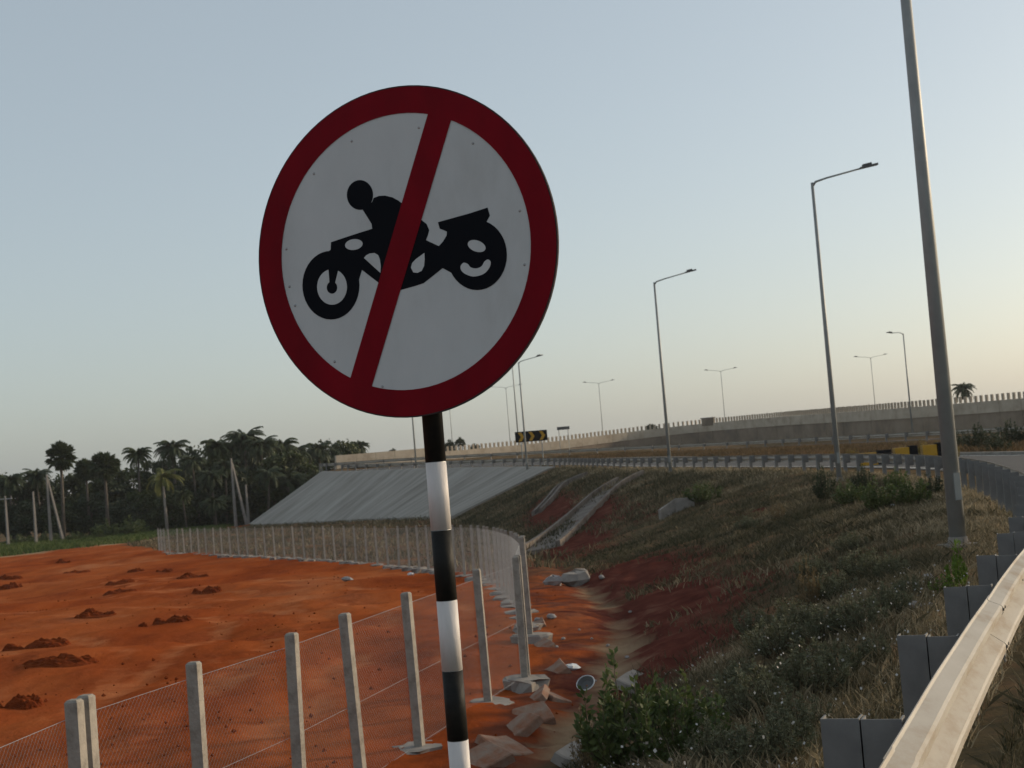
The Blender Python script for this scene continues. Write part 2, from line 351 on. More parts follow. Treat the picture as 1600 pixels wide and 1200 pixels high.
soil[..., 2] = np.maximum(soil[..., 2], shoulder * .3)
BK_T = lambda p_: Line(p_, .5)
BK = Line([(-4, 4, 0), (-2.2, 9, 0), (-1.2, 14, 0)] + [tuple(p) for p in far.p[::8]] + [(-27, 105, 0), (-34, 125, 0), (-38, 160, 0)], .4)
fd = BK.dist(XX, YY)[0]; inside = smooth((fd + .2) / .8) * (DD < 0) * smooth((UT + .3) / .6) * (YY > 5) * (YY < 152)
soil[..., 0] = np.maximum(soil[..., 0], inside * (.38 + .34 * np.clip((YY - 34) / 14, 0, 1)))
soil[..., 1] = np.maximum(soil[..., 1], inside * (.52 - .15 * np.clip((YY - 45) / 20, 0, 1)))  # dark-brown ground inside the fence; near drain shadows are also in this colour
track = np.zeros_like(XX)                       # pale compacted wheel tracks and their ruts
for pts in ([(-60, 62), (-30, 50), (-14, 44), (-6, 36), (-4.5, 24), (-5, 12), (-6, 2)], [(-60, 55), (-28, 44), (-15, 36), (-9, 26), (-8, 14), (-9, 2)], [(-60, 75), (-34, 66), (-18, 56), (-8, 46), (-3.4, 34), (-3, 22), (-3.8, 8)],
            [(-60, 48), (-30, 38), (-19, 28), (-14, 18), (-13, 6)], [(-40, 88), (-26, 72), (-14, 58), (-7, 47)]):
    td = abs(BK_T([(x, y, 0) for x, y in pts]).dist(XX, YY)[0])
    for off in (0., 1.7): track = np.maximum(track, np.exp(-((td - off) / .32) ** 2))
    track = np.maximum(track, .35 * np.exp(-((td - .8) / 1.6) ** 2))
track *= (DD < 0) * smooth((UT - 1.5) / 2) * (.55 + .35 * lumps(XX, YY, 6., 5, 12)); track = np.clip(track, 0, 1) * (1 - inside)
ZZ -= .05 * np.clip(track, 0, 1) * (YY < 60)
nx, ny = len(xs), len(ys)
me = bpy.data.meshes.new('ground')
V = np.stack([XX, YY, ZZ], -1).reshape(-1, 3)
ii = (np.arange(ny - 1)[:, None] * nx + np.arange(nx - 1)[None]).ravel()
Q = np.stack([ii, ii + 1, ii + nx + 1, ii + nx], 1)
def mesh_np(me, V, Q, smooth_=True):
    k = Q.shape[1]
    me.vertices.add(len(V)); me.vertices.foreach_set('co', V.astype(np.float32).ravel())
    me.loops.add(Q.size); me.loops.foreach_set('vertex_index', Q.astype(np.int32).ravel())
    me.polygons.add(len(Q)); me.polygons.foreach_set('loop_start', np.arange(0, Q.size, k, dtype=np.int32)); me.polygons.foreach_set('loop_total', np.full(len(Q), k, np.int32))
    me.polygons.foreach_set('use_smooth', np.full(len(Q), smooth_, bool)); me.update(calc_edges=True); me.validate()
mesh_np(me, V, Q)
at = me.color_attributes.new('soil', 'FLOAT_COLOR', 'POINT'); at.data.foreach_set('color', soil.reshape(-1))
at = me.attributes.new('track', 'FLOAT', 'POINT'); at.data.foreach_set('value', track.astype(np.float32).ravel())
me.materials.append(M['ground']); o = link('ground', me); o['kind'] = 'structure'

# ------------------------------------------------------------------ slip road, markings, main road
def ribbon(line, s0, s1, d0, d1, dz, step=1.0):
    b = MB(); q = np.arange(s0, s1, step); vv = []
    for s_ in q:
        p, t, r = line.frame(s_); vv += [p + r * d0 + Vector((0, 0, dz)), p + r * d1 + Vector((0, 0, dz))]
    b.add(vv, [(2 * i, 2 * i + 1, 2 * i + 3, 2 * i + 2) for i in range(len(q) - 1)]); return b
o = ribbon(RAIL, 2, RAIL.len - 60, 1.6, 8.2, .03).build('road', M['asphalt']); o['kind'] = 'structure'
o = ribbon(RAIL, 2, RAIL.len - 60, 1.95, 2.07, .036).build('lane_marking', M['paint']); o['kind'] = 'structure'
o = ribbon(RAIL, 2, RAIL.len - 60, 7.7, 7.82, .036).build('lane_marking', M['paint']); o['kind'] = 'structure'
b = MB(); q = np.arange(30, RAIL.len - 60, 1.0); vv = []
for s_ in q:
    p, t, r = RAIL.frame(s_)
    vv += [p + r * 8.2 + Vector((0, 0, -.1)), p + r * 8.2 + Vector((0, 0, .15)), p + r * 8.4 + Vector((0, 0, .15)), p + r * 8.4 + Vector((0, 0, -.1))]
b.add(vv, [(4 * i + k, 4 * i + k + 1, 4 * i + k + 5, 4 * i + k + 4) for i in range(len(q) - 1) for k in range(3)])
o = b.build('kerb', M['concrete']); o['kind'] = 'structure'
o = ribbon(MAIN, 20, MAIN.len - 30, 1.0, 8.0, .05).build('main_road', M['asphalt']); o['kind'] = 'structure'

# ------------------------------------------------------------------ concrete-faced slope of the embankment
b = MB(); s0 = RAIL.s_at_y(116); q = np.linspace(s0, s0 + 110, 140); q = np.concatenate([[q[0] - .04], q]); vv = []; nd = 16; mc = nd + 2
for i, s_ in enumerate(q):                 # the outermost row and column turn down into the ground as a toe wall
    p, t, r = RAIL.frame(s_); twi = float(np.interp(p.y, TW_Y, TW))
    for k in range(mc):
        kk = min(k, nd); u = VERGE * .8 + (twi + .2) * kk / nd + (.04 if k > nd else 0); pt = p - r * u
        zz = terrain(np.array([pt.x]), np.array([pt.y]), False)[0][0] + .13 + .09 * kk / nd - (.7 if (k > nd or i == 0) else 0)
        vv.append((pt.x, pt.y, zz))
b.add(vv, [(i * mc + k, i * mc + k + 1, (i + 1) * mc + k + 1, (i + 1) * mc + k) for i in range(len(q) - 1) for k in range(mc - 1)])
o = b.build('concrete_slope', M['pitch']); o['kind'] = 'structure'
uvl = o.data.uv_layers.new(name='UVMap'); vi = np.zeros(len(o.data.loops), np.int32); o.data.loops.foreach_get('vertex_index', vi)
uvl.data.foreach_set('uv', np.stack([(vi // mc) * 110 / 139, (vi % mc) * .5], 1).astype(np.float32).ravel())

# ------------------------------------------------------------------ crash barriers
PROF = [(.016, .156), (.022, .146), (.078, .122), (.088, .112), (.088, .082), (.080, .072), (.012, .024), (.004, .014), (.004, -.014), (.012, -.024), (.080, -.072), (.088, -.082), (.088, -.112), (.078, -.122), (.022, -.146), (.016, -.156)]
def channel(x0, x1, y0, y1, z0, z1, th=.006):
    """C-section standing upright, open towards +y: web at y0, flanges at x0 and x1"""
    b = MB(); b.box(x0, x1, y0, y0 + th, z0, z1); b.box(x0, x0 + th, y0 + th, y1, z0, z1); b.box(x1 - th, x1, y0 + th, y1, z0, z1); return b
ME_POST = channel(-.262, -.138, -.035, .04, -.9, .72).mesh('barrier_post', M['steelpost'])
ME_SPACER = channel(-.133, -.004, -.032, .04, .38, .718).mesh('spacer', M['steelpost'])
_b = MB(); _b.tube([(0, 0, 0), (.016, 0, 0)], [.013, .010], 8); ME_BOLT = _b.mesh('bolt', M['steelpost'])
_b = MB(); _b.tube([(-.002, 0, 0), (.004, 0, 0)], [.010, .009], 8); _b.v = [(x, y * 2.0, z * .8) for x, y, z in _b.v]; ME_SLOT = _b.mesh('bolt_slot', M['dark'])
def crash_barrier(line, s0, s1, label, group, first=0., pitch=1.87, seg=3.74, detail_to=0):
    root = empty('crash_barrier', line.at(s0), label, 'crash barrier', group); base = line.at(s0)
    s_ = s0 + first; k = 0
    while s_ < s1:
        p, t, r = line.frame(s_); rz = math.atan2(r.y, r.x); lean = random.uniform(-.012, .012)
        for nm, me_ in (('post', ME_POST), ('spacer', ME_SPACER)):
            o = link(nm, me_, root, p - base + Vector((0, 0, random.uniform(-.008, .008) if nm == 'spacer' else .0)), rz + lean)
        if s_ < detail_to:
            for dz in (.20 * 0 + .545,):
                link('bolt', ME_BOLT, root, p - base + r * .006 + Vector((0, 0, dz)), rz)
        s_ += pitch; k += 1
    e = s0; k = 0
    while e < s1 - .3:
        e1 = min(e + seg + .16, s1); n = max(3, int((e1 - e) / (.35 if e < 45 else 1.0)) + 1); b = MB(); vv = []; off = .004 * (k % 2)
        for x in np.linspace(e, e1, n):
            p, t, r = line.frame(x)
            sg = .004 * math.sin(x * 1.7) + .003 * math.sin(x * 4.1)
            pts = [(d, z) for d, z in PROF] + [(d - .004, z) for d, z in PROF[::-1]]
            vv += [p - base + r * (d + off) + Vector((0, 0, .562 + z + sg * .5)) for d, z in pts]
        m = len(PROF) * 2; ff = [(i * m + j, i * m + (j + 1) % m, (i + 1) * m + (j + 1) % m, (i + 1) * m + j) for i in range(n - 1) for j in range(m)]
        ff += [tuple(range(m))[::-1], tuple(range((n - 1) * m, n * m))]
        b.add(vv, ff); beam = b.build('beam', M['beam'], root)
        if e < detail_to:
            for xx in (e1 - .05, e1 - .15):
                p, t, r = line.frame(xx); rz = math.atan2(r.y, r.x)
                for dz in (.095, -.095):
                    link('bolt_slot', ME_SLOT, beam, p - base + r * (.088 + .004) + Vector((0, 0, .562 + dz)), rz)
        e += seg; k += 1
    return root
sA = RAIL.s_at_y(4.9)
crash_barrier(RAIL, sA - 4 * 1.87 - .6, RAIL.s_at_y(153), 'long curved steel crash barrier with twin-ridge beam beside the grassy verge', None, .6, detail_to=45)
crash_barrier(MAIN, 8, MAIN.len - 62, 'far steel crash barrier running at the foot of the flyover wall', None, pitch=3.0, seg=6)

# ------------------------------------------------------------------ flyover retaining wall with posted parapet
root = empty('flyover_wall', WALL.at(0) - Vector((0, 0, 3)), 'long concrete flyover retaining wall topped by a row of short parapet posts', 'wall')
base = root.location.copy()
q = np.arange(0, WALL.len, 2.4)
for i in range(len(q) - 1):           # precast facing panels and one coping length over each
    (p, t, r), (p2, t2, r2) = WALL.frame(q[i]), WALL.frame(q[i + 1])
    j = random.uniform(-.02, .02)
    a, c = p + t * .012, p2 - t2 * .012
    def pr(z0, z1, d0, d1, nm, mt):
        b = MB(); vv = []
        for pp, rr in ((a, r), (c, r2)):
            for dd, zz in ((d0, z0), (d0, z1), (d1, z1), (d1, z0)): vv.append(pp - base + rr * dd + Vector((0, 0, zz)))
        b.add(vv, [(0, 1, 2, 3), (4, 7, 6, 5), (0, 4, 5, 1), (1, 5, 6, 2), (2, 6, 7, 3), (3, 7, 4, 0)]); return b.build(nm, mt, root)
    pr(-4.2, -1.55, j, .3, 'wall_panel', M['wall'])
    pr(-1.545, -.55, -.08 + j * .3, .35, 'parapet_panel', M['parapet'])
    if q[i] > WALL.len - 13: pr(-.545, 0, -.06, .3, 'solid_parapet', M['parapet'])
_b = MB(); _b.box(-.05, .10, -.11, .11, -.55, 0); ME_BAL = _b.mesh('parapet_post', M['parapet'])
s_ = 20.
while s_ < WALL.len - 13.5:
    p, t, r = WALL.frame(s_); link('parapet_post', ME_BAL, root, p - base + Vector((0, 0, random.uniform(-.02, .02))), math.atan2(r.y, r.x)); s_ += .60

# ------------------------------------------------------------------ no-motorcycles sign on its striped post
SY = 5.32; SA = R(22)
sn = Vector((-math.sin(SA), -math.cos(SA), 0)); sx = Vector((math.cos(SA), -math.sin(SA), 0)); sz = Vector((0, 0, 1))
SC = at_y(628, 392.9, SY)
def crop(cx, cy):       # traced point -> sign-plane coordinates
    d = ray(380 + cx / 2.1423, 110 + cy / 2.1423); t = (SC - EYE).dot(sn) / d.dot(sn); p = EYE + d * t - SC
    return (p.dot(sx), p.dot(sz))
rim = [crop(*c) for c in ((565, 53), (52, 620), (560, 1158), (1047, 590), (150, 330), (950, 330))]
RAD = sum(math.hypot(*p) for p in rim[:4]) / 4
print('sign rim radii', [round(math.hypot(*p), 3) for p in rim], 'radius', RAD)
inn = [crop(*c) for c in ((550, 145), (127, 620), (540, 1072), (962, 600))]; RIN = sum(math.hypot(*p) for p in inn) / 4
print('inner', [round(math.hypot(*p), 3) for p in inn])
post_xy = at_y(676, 660, SY + .075)
p0 = hit(722, 1199); gz = tz(post_xy.x, post_xy.y)
print('post', post_xy, 'ground', gz)
root = empty('road_sign', (post_xy.x, post_xy.y, gz), 'round red-bordered no-motorcycles sign on a black and white striped post', 'road sign')
base = root.location.copy()
def plane_pt(a, c, h): return SC + sx * a + sz * c + sn * h - base
def disc_prism(r0, r1, h0, h1, n=96):
    b = MB(); vv = []
    for k in range(n):
        a = 2 * math.pi * k / n; c, s_ = math.cos(a), math.sin(a)
        vv += [plane_pt(r1 * c, r1 * s_, h0), plane_pt(r1 * c, r1 * s_, h1), plane_pt(r0 * c, r0 * s_, h1), plane_pt(r0 * c, r0 * s_, h0)]
    b.add(vv, [(4 * k + j, 4 * ((k + 1) % n) + j, 4 * ((k + 1) % n) + (j + 1) % 4, 4 * k + (j + 1) % 4) for k in range(n) for j in range(4)]); return b
b = MB(); n = 96; ring = [(RAD * math.cos(2 * math.pi * k / n), RAD * math.sin(2 * math.pi * k / n)) for k in range(n)]
vv = [plane_pt(a, c, 0) for a, c in ring] + [plane_pt(a, c, -.004) for a, c in ring]
b.add(vv, [tuple(range(n))]); 
b.add(vv, [tuple(range(2 * n - 1, n - 1, -1))] + [(k, n + k, n + (k + 1) % n, (k + 1) % n) for k in range(n)], 1)
plate = b.build('sign_plate', [M['white'], M['alu']], root)
disc_prism(RIN, RAD - .001, .0004, .0022).build('border_ring', M['red'], root)
rimb = disc_prism(RAD - .004, RAD + .004, -.012, .0006, 96).build('plate_edge', M['rim'], root)
def poly(b, pts, h):
    vv = [plane_pt(a, c, h) for a, c in pts] ; m = len(pts)
    area = sum(pts[i][0] * pts[(i + 1) % m][1] - pts[(i + 1) % m][0] * pts[i][1] for i in range(m))
    if area < 0: vv = vv[::-1]
    from mathutils.geometry import tessellate_polygon
    tris = tessellate_polygon([[Vector(((v + base - SC).dot(sx), (v + base - SC).dot(sz), 0)) for v in vv]])
    b.add(vv, [tuple(t) for t in tris])
def tr(*pts): return [crop(*p) for p in pts]
def ell(cx, cy, rx, ry, rot=0, n=40):
    c, s_ = math.cos(R(rot)), math.sin(R(rot))
    return tr(*[(cx + rx * math.cos(2 * math.pi * k / n) * c - ry * math.sin(2 * math.pi * k / n) * s_, cy + rx * math.cos(2 * math.pi * k / n) * s_ + ry * math.sin(2 * math.pi * k / n) * c) for k in range(n)])
def ccrom(pts, k=5):
    out = []; m = len(pts)
    for i in range(m):
        p0, p1, p2, p3 = [np.array(pts[(i + j) % m], float) for j in (-1, 0, 1, 2)]
        for t in np.linspace(0, 1, k, endpoint=False):
            out.append(tuple(.5 * ((2 * p1) + (-p0 + p2) * t + (2 * p0 - 5 * p1 + 4 * p2 - p3) * t * t + (-p0 + 3 * p1 - 3 * p2 + p3) * t ** 3)))
    return out
bk = MB()
poly(bk, ell(391, 417, 44, 50), .0005)                                                         # rider's head
poly(bk, tr((400, 466), (418, 452), (432, 440), (437, 427), (455, 420), (475, 419), (500, 425), (520, 436), (540, 452), (575, 480), (600, 503), (614, 514), (623, 535), (618, 553), (612, 568), (655, 588), (668, 574),
               (681, 553), (682, 540), (672, 535), (658, 530), (652, 508), (760, 478), (818, 459), (826, 486), (812, 512), (800, 620), (720, 690), (668, 662), (605, 712), (575, 722), (528, 735), (470, 725), (455, 712), (398, 668), (388, 700), (330, 690),
               (285, 607), (293, 600), (294, 575), (360, 553), (432, 530), (430, 514)), .0007)
poly(bk, ell(294, 719, 95.5, 115), .0009)                                                      # front wheel
poly(bk, ell(783, 618, 100, 117.5), .0011)                                                     # rear wheel
bike = bk.build('motorcycle_symbol', M['black'], root)
wh = MB(); poly(wh, ell(298, 725, 50, 59.5), .0015); wh.build('symbol_cutout', M['white'], bike)
wh = MB(); poly(wh, ell(371, 583, 29.5, 18, -8), .0015); wh.build('symbol_cutout', M['white'], bike)
wh = MB(); poly(wh, tr((405, 628), (412, 619), (424, 613), (440, 611), (452, 618), (458, 632), (461, 655), (460, 678), (440, 660)), .0015); wh.build('symbol_cutout', M['white'], bike)
wh = MB(); poly(wh, tr((607, 611), (608, 632), (606, 655), (598, 671), (584, 678), (570, 676), (562, 660), (566, 645), (578, 632)), .0015); wh.build('symbol_cutout', M['white'], bike)
wh = MB(); poly(wh, ell(782, 588, 31, 18.5, 20), .0015); wh.build('symbol_cutout', M['white'], bike)
wh = MB(); poly(wh, [crop(*p) for p in ccrom([(728, 656), (738, 644), (752, 648), (762, 659), (780, 663), (798, 656), (808, 640), (820, 633), (829, 642), (824, 662), (804, 682), (772, 690), (745, 682), (731, 670)])], .0015); wh.build('symbol_cutout', M['white'], bike)

hub = MB(); poly(hub, ell(298, 727, 17.5, 20.5), .0019); poly(hub, tr((286, 664), (320, 664), (306, 720), (290, 720)), .0017); hub.build('wheel_hub', M['black'], bike)
sl = MB(); poly(sl, tr((627, 118), (714, 108), (421, 1092), (339, 1100)), .0021); sl.build('slash_band', M['red'], root)
_b = MB()
for cx, cy in ((588, 191), (363, 237), (237, 346), (145, 598), (155, 724), (174, 787), (306, 975), (466, 1058), (769, 244), (926, 470), (942, 650)):
    a, c = crop(cx, cy); b = MB(); vv = [plane_pt(a + .0055 * math.cos(k * math.pi / 4), c + .0055 * math.sin(k * math.pi / 4), .0004) for k in range(8)] + [plane_pt(a, c, .003)]
    b.add(vv, [(k, (k + 1) % 8, 8) for k in range(8)]); b.build('rivet', M['alu'], root)
# striped post: bands traced on the post's axis
ax = Vector((post_xy.x, post_xy.y, 0)) - Vector((base.x, base.y, 0))
def band_z(py):
    px = 676 + (py - 660) * .082; return at_y(px, py, post_xy.y).z - base.z
edges = [SC.z + .42 - base.z, band_z(722), band_z(828), band_z(938), band_z(1047), band_z(1156)]
bh = edges[4] - edges[5]
while edges[-1] - bh > 0: edges.append(edges[-1] - bh)
edges.append(-.5)
pole = MB(); pole.tube([ax + Vector((0, 0, -.5)), ax + Vector((0, 0, edges[0]))], .0372, 28); pole = pole.build('post', M['alu'], root, True)
for i in range(len(edges) - 1):
    b = MB(); b.tube([ax + Vector((0, 0, edges[i + 1] + .001)), ax + Vector((0, 0, edges[i] - .001))], .038, 28, cap=True)
    o = b.build('black_band' if i % 2 == 0 else 'white_band', M['pole_black'] if i % 2 == 0 else M['pole_white'], pole, True)
for dz in (.3, -.3):
    b = MB(); c = SC + sz * dz - base; b.tube([c + sx * -.3 - sn * .018, c + sx * .3 - sn * .018], .013, 6); b.build('clamp_bar', M['alu'], root)

# ------------------------------------------------------------------ street lamps
def lamp_mesh(h, r0, r1, arms, rise=.4, alen=1.8):
    parts = []
    b = MB(); b.tube([(0, 0, -.3), (0, 0, h * .5), (0, 0, h)], [r0, (r0 + r1) / 2, r1], 12); parts.append(('pole', b.mesh('pole', M['lamp'], True)))
    b = MB(); b.box(-.2, .2, -.2, .2, -.25, .03); b.tube([(0, 0, .03), (0, 0, .12)], [r0 + .03, r0 + .008], 12); parts.append(('base_plate', b.mesh('base_plate', M['concrete_old'])))
    b = MB(); b.box(-.045, .045, -r0 - .003, -r0 + .04, .6, .95); parts.append(('service_door', b.mesh('service_door', M['lamp'])))
    for sg in arms:
        b = MB(); b.tube([(0, 0, h - .12), (sg * .12, 0, h + .02), (sg * .5, 0, h + .12 * 1), (sg * alen, 0, h + rise)], [r1 * .9, r1 * .75, r1 * .62, r1 * .55], 8); parts.append(('arm', b.mesh('arm', M['lamp'], True)))
        b = MB(); x0, x1 = sorted((sg * (alen - .1), sg * (alen + .5))); zc = h + rise
        Mx = Matrix.Translation((sg * alen, 0, zc)) @ Matrix.Rotation(-sg * R(9), 4, 'Y') @ Matrix.Translation((-sg * alen, 0, -zc))
        b.box(x0, x1, -.11, .11, zc - .02, zc + .04, Mx); b.box(min(sg * alen, sg * (alen + .3)), max(sg * alen, sg * (alen + .3)), -.09, .09, zc + .05, zc + .11, Mx)
        parts.append(('luminaire', b.mesh('luminaire', M['lamp_head'])))
    return parts
def lamp(px, py, y, py_top, arms, label, rz=0., z=None, r0=.095, r1=.05, alen=1.75, rise=.36, group=None):
    p = at_y(px, py, y); zt = at_y(px - (py - py_top) * .082, py_top, y).z
    zb = tz(p.x, y) if z is None else z
    root = empty('street_lamp', (p.x, y, zb), label, 'street lamp', group, rz)
    for nm, me_ in lamp_mesh(zt - zb, r0, r1, arms, rise, alen): link(nm, me_, root)
lamp(1498, 855, 19.3, -330, (1,), 'tall grey street lamp pole on the verge just beside the steel crash barrier', R(18), r0=.11, r1=.055)
lamp(1312, 750, 49.0, 285, (1,), 'grey single-arm street lamp among crest bushes, second along the crash barrier', R(0))
lamp(1048, 738, 77.0, 441, (1,), 'grey single-arm street lamp rising from bare verge beside the barrier, third along it', R(-8))
lamp(824, 733, 122.0, 566, (1,), 'single-arm street lamp whose foot stands below the chevron board', R(-25), rise=.3)
lamp(651, 735, 147.0, 560, (1,), 'street lamp behind the striped sign post, above the concrete slope', R(-40))
lamp(1425, 666, 131.0, 521, (-1,), 'single-arm street lamp standing against the dark flyover wall', R(20), z=.75, r0=.085, r1=.05, alen=1.2, rise=.1)
FL = 'faint double-arm street lamp far beyond the flyover parapet'
for px, py, top, y in ((944, 700, 599, 228), (1135, 680, 580, 222), (1370, 662, 559, 218), (799, 712, 606, 218), (709, 718, 618, 230)):
    lamp(px, py, y, top, (1, -1), FL, 0, z=1.6, r0=.06, r1=.04, alen=2.0, group='double-arm lamps beyond the parapet', rise=.3)
lamp(811, 700, 190.0, 518, (1,), 'street lamp behind the flyover parapet, half hidden by the round sign', R(-10), z=1.6, alen=3.0, rise=.5)

# ------------------------------------------------------------------ concrete-post chain-link fence
fp = []
for px, py in ((300, 1030), (450, 985), (545, 953), (637, 922), (746, 886)):
    d = ray(px, py); t = (-1.28 + 1.65 - EYE.z) / d.z; fp.append((d.x * t, d.y * t))
d0 = ray(112, 1088); t = (-1.28 + 1.65 - EYE.z) / d0.z; fp.insert(0, (d0.x * t, d0.y * t))
fp.insert(0, (fp[0][0] - .25, fp[0][1] - 1.75))
fp.append(flat(821, 1068)); fp.append(flat(829, 998))
s_ = 1.7
while s_ < far.len: p = far.at(s_); fp.append((p.x, p.y)); s_ += 1.62
root = empty('chain_link_fence', (fp[0][0], fp[0][1], -1.28), 'chain-link fence on square concrete posts curving round the red earth field', 'fence')
base = root.location.copy()
_b = MB(); hw = .044
_b.add([(-hw, -hw, -.4), (hw, -hw, -.4), (hw, hw, -.4), (-hw, hw, -.4), (-hw, -hw, 1.62), (hw, -hw, 1.62), (hw, hw, 1.62), (-hw, hw, 1.62), (-hw + .012, -hw + .012, 1.635), (hw - .012, -hw + .012, 1.635), (hw - .012, hw - .012, 1.635), (-hw + .012, hw - .012, 1.635)],
       [(0, 1, 5, 4), (1, 2, 6, 5), (2, 3, 7, 6), (3, 0, 4, 7), (4, 5, 9, 8), (5, 6, 10, 9), (6, 7, 11, 10), (7, 4, 8, 11), (8, 9, 10, 11)])
ME_FP = _b.mesh('fence_post', M['concrete'])
def footing(seed):
    r_ = random.Random(seed); b = MB(); n = 12; vv = []
    for z, k in ((-.1, 1.0), (.05, 1.0), (.075, .82)):
        for i in range(n):
            a = 2 * math.pi * i / n; rr = k * (.26 + r_.uniform(-.07, .08)); vv.append((rr * 1.25 * math.cos(a), rr * math.sin(a), z + r_.uniform(-.012, .012)))
    b.add(vv, [(j * n + i, j * n + (i + 1) % n, (j + 1) * n + (i + 1) % n, (j + 1) * n + i) for j in range(2) for i in range(n)] + [tuple(range(2 * n, 3 * n))]); return b.mesh('footing', M['concrete_old'])
FT = [footing(i) for i in range(4)]
for i, (x, y) in enumerate(fp):
    z = tz(x, y, False); a = fp[min(i + 1, len(fp) - 1)]; c = fp[max(i - 1, 0)]
    rz = math.atan2(a[1] - c[1], a[0] - c[0]); 
    o = link('fence_post', ME_FP, root, Vector((x, y, z)) - base, rz + random.uniform(-.05, .05)); o.scale = (1, 1, 1) if i < 9 else (.82, .82, .97); o.rotation_euler = (random.gauss(0, .014), random.gauss(0, .014), rz + random.uniform(-.12, .12))
    link('footing', FT[i % 4], root, Vector((x, y, z)) - base, random.uniform(0, 6))
    if i in (1, 7, 8):                       # doubled posts at the strained corners
        off = Vector((math.cos(rz), math.sin(rz), 0)) * (.115 if i == 1 else .30) * (-1 if i == 1 else 1)
        if i == 1: off = Vector((.036, .17, 0)); o.rotation_euler = (0, 0, rz); o.location.x += .012
        link('fence_post', ME_FP, root, Vector((x, y, z)) - base + off, rz)
    if i + 1 < len(fp):
        x2, y2 = a; L = math.hypot(x2 - x, y2 - y); z2 = tz(x2, y2, False); Hh = 1.46; b = MB(); dirv = Vector((x2 - x, y2 - y, 0)) / L
        nrm = Vector((dirv.y, -dirv.x, 0)); o3 = Vector((x, y, z)) - base + nrm * -.052; sl_ = (z2 - z) / L
        def pt(u, v): return o3 + dirv * u + Vector((0, 0, v + .05 + u * sl_))
        pitch = .05; rw = .00065
        k = -Hh
        while k < L + Hh:
            for sgn in (1, -1):
                u0, v0 = (k, 0); 
                if sgn == 1: ua, ub = max(k, 0), min(k + Hh, L); f_ = lambda u: u - k
                else: ua, ub = max(k - Hh + 0, 0), min(k, L); f_ = lambda u: k - u
                if ub - ua > .03:
                    p1, p2 = pt(ua, f_(ua)), pt(ub, f_(ub))
                    b.tube([p1, p2], rw, 3, cap=False)
            k += pitch
        for v in (0.02, .73, Hh): b.tube([pt(0, v), pt(L, v)], .0022, 3, cap=False)
        b.build('wire_mesh', M['wire'], root)

# ------------------------------------------------------------------ utility poles beyond the field
def upole(px, py_top, py, y, label, strut=None, cross=True):
    p = at_y(px, py, y); zb = tz(p.x, y, False); zt = at_y(px - (py - py_top) * .07, py_top, y).z
    root = empty('utility_pole', (p.x, y, zb), label, 'utility pole', 'concrete utility poles beyond the field')
    b = MB(); b.tube([(0, 0, -.3), (0, 0, zt - zb)], [.19, .11], 4); b.build('pole', M['pole_conc'], root)
    if strut:
        dx = strut * y / F; b = MB(); b.tube([(dx, .2, -.3), (.05, .1, (zt - zb) * .93)], [.18, .12], 4); b.build('strut', M['pole_conc'], root)
    if cross:
        b = MB(); b.box(-.7, .7, -.06, .06, zt - zb - .35, zt - zb - .25); b.build('cross_arm', M['alu'], root)
        for k in (-.6, 0, .6):
            b = MB(); b.tube([(k, 0, zt - zb - .25), (k, 0, zt - zb - .02)], [.05, .03], 6); b.build('insulator', M['stone'], root)
upole(13, 775, 852, 150, 'weathered concrete utility pole standing in the green strip, apart from the leaning ones', None)
upole(57, 768, 851, 152, 'short pale concrete pole beside the first leaning pole pair', None, False)
upole(80, 742, 849, 155, 'concrete utility pole with a leaning strut by the green field strip', 19, False)
upole(368, 716, 812, 161, 'concrete utility pole with a leaning strut near the concrete-faced slope', 17, False)
upole(388, 757, 813, 162, 'short concrete pole beside the leaning pole pair near the concrete-faced slope', None, False)
upole(473, 738, 780, 178, 'concrete pole half hidden behind the concrete-faced slope', None)

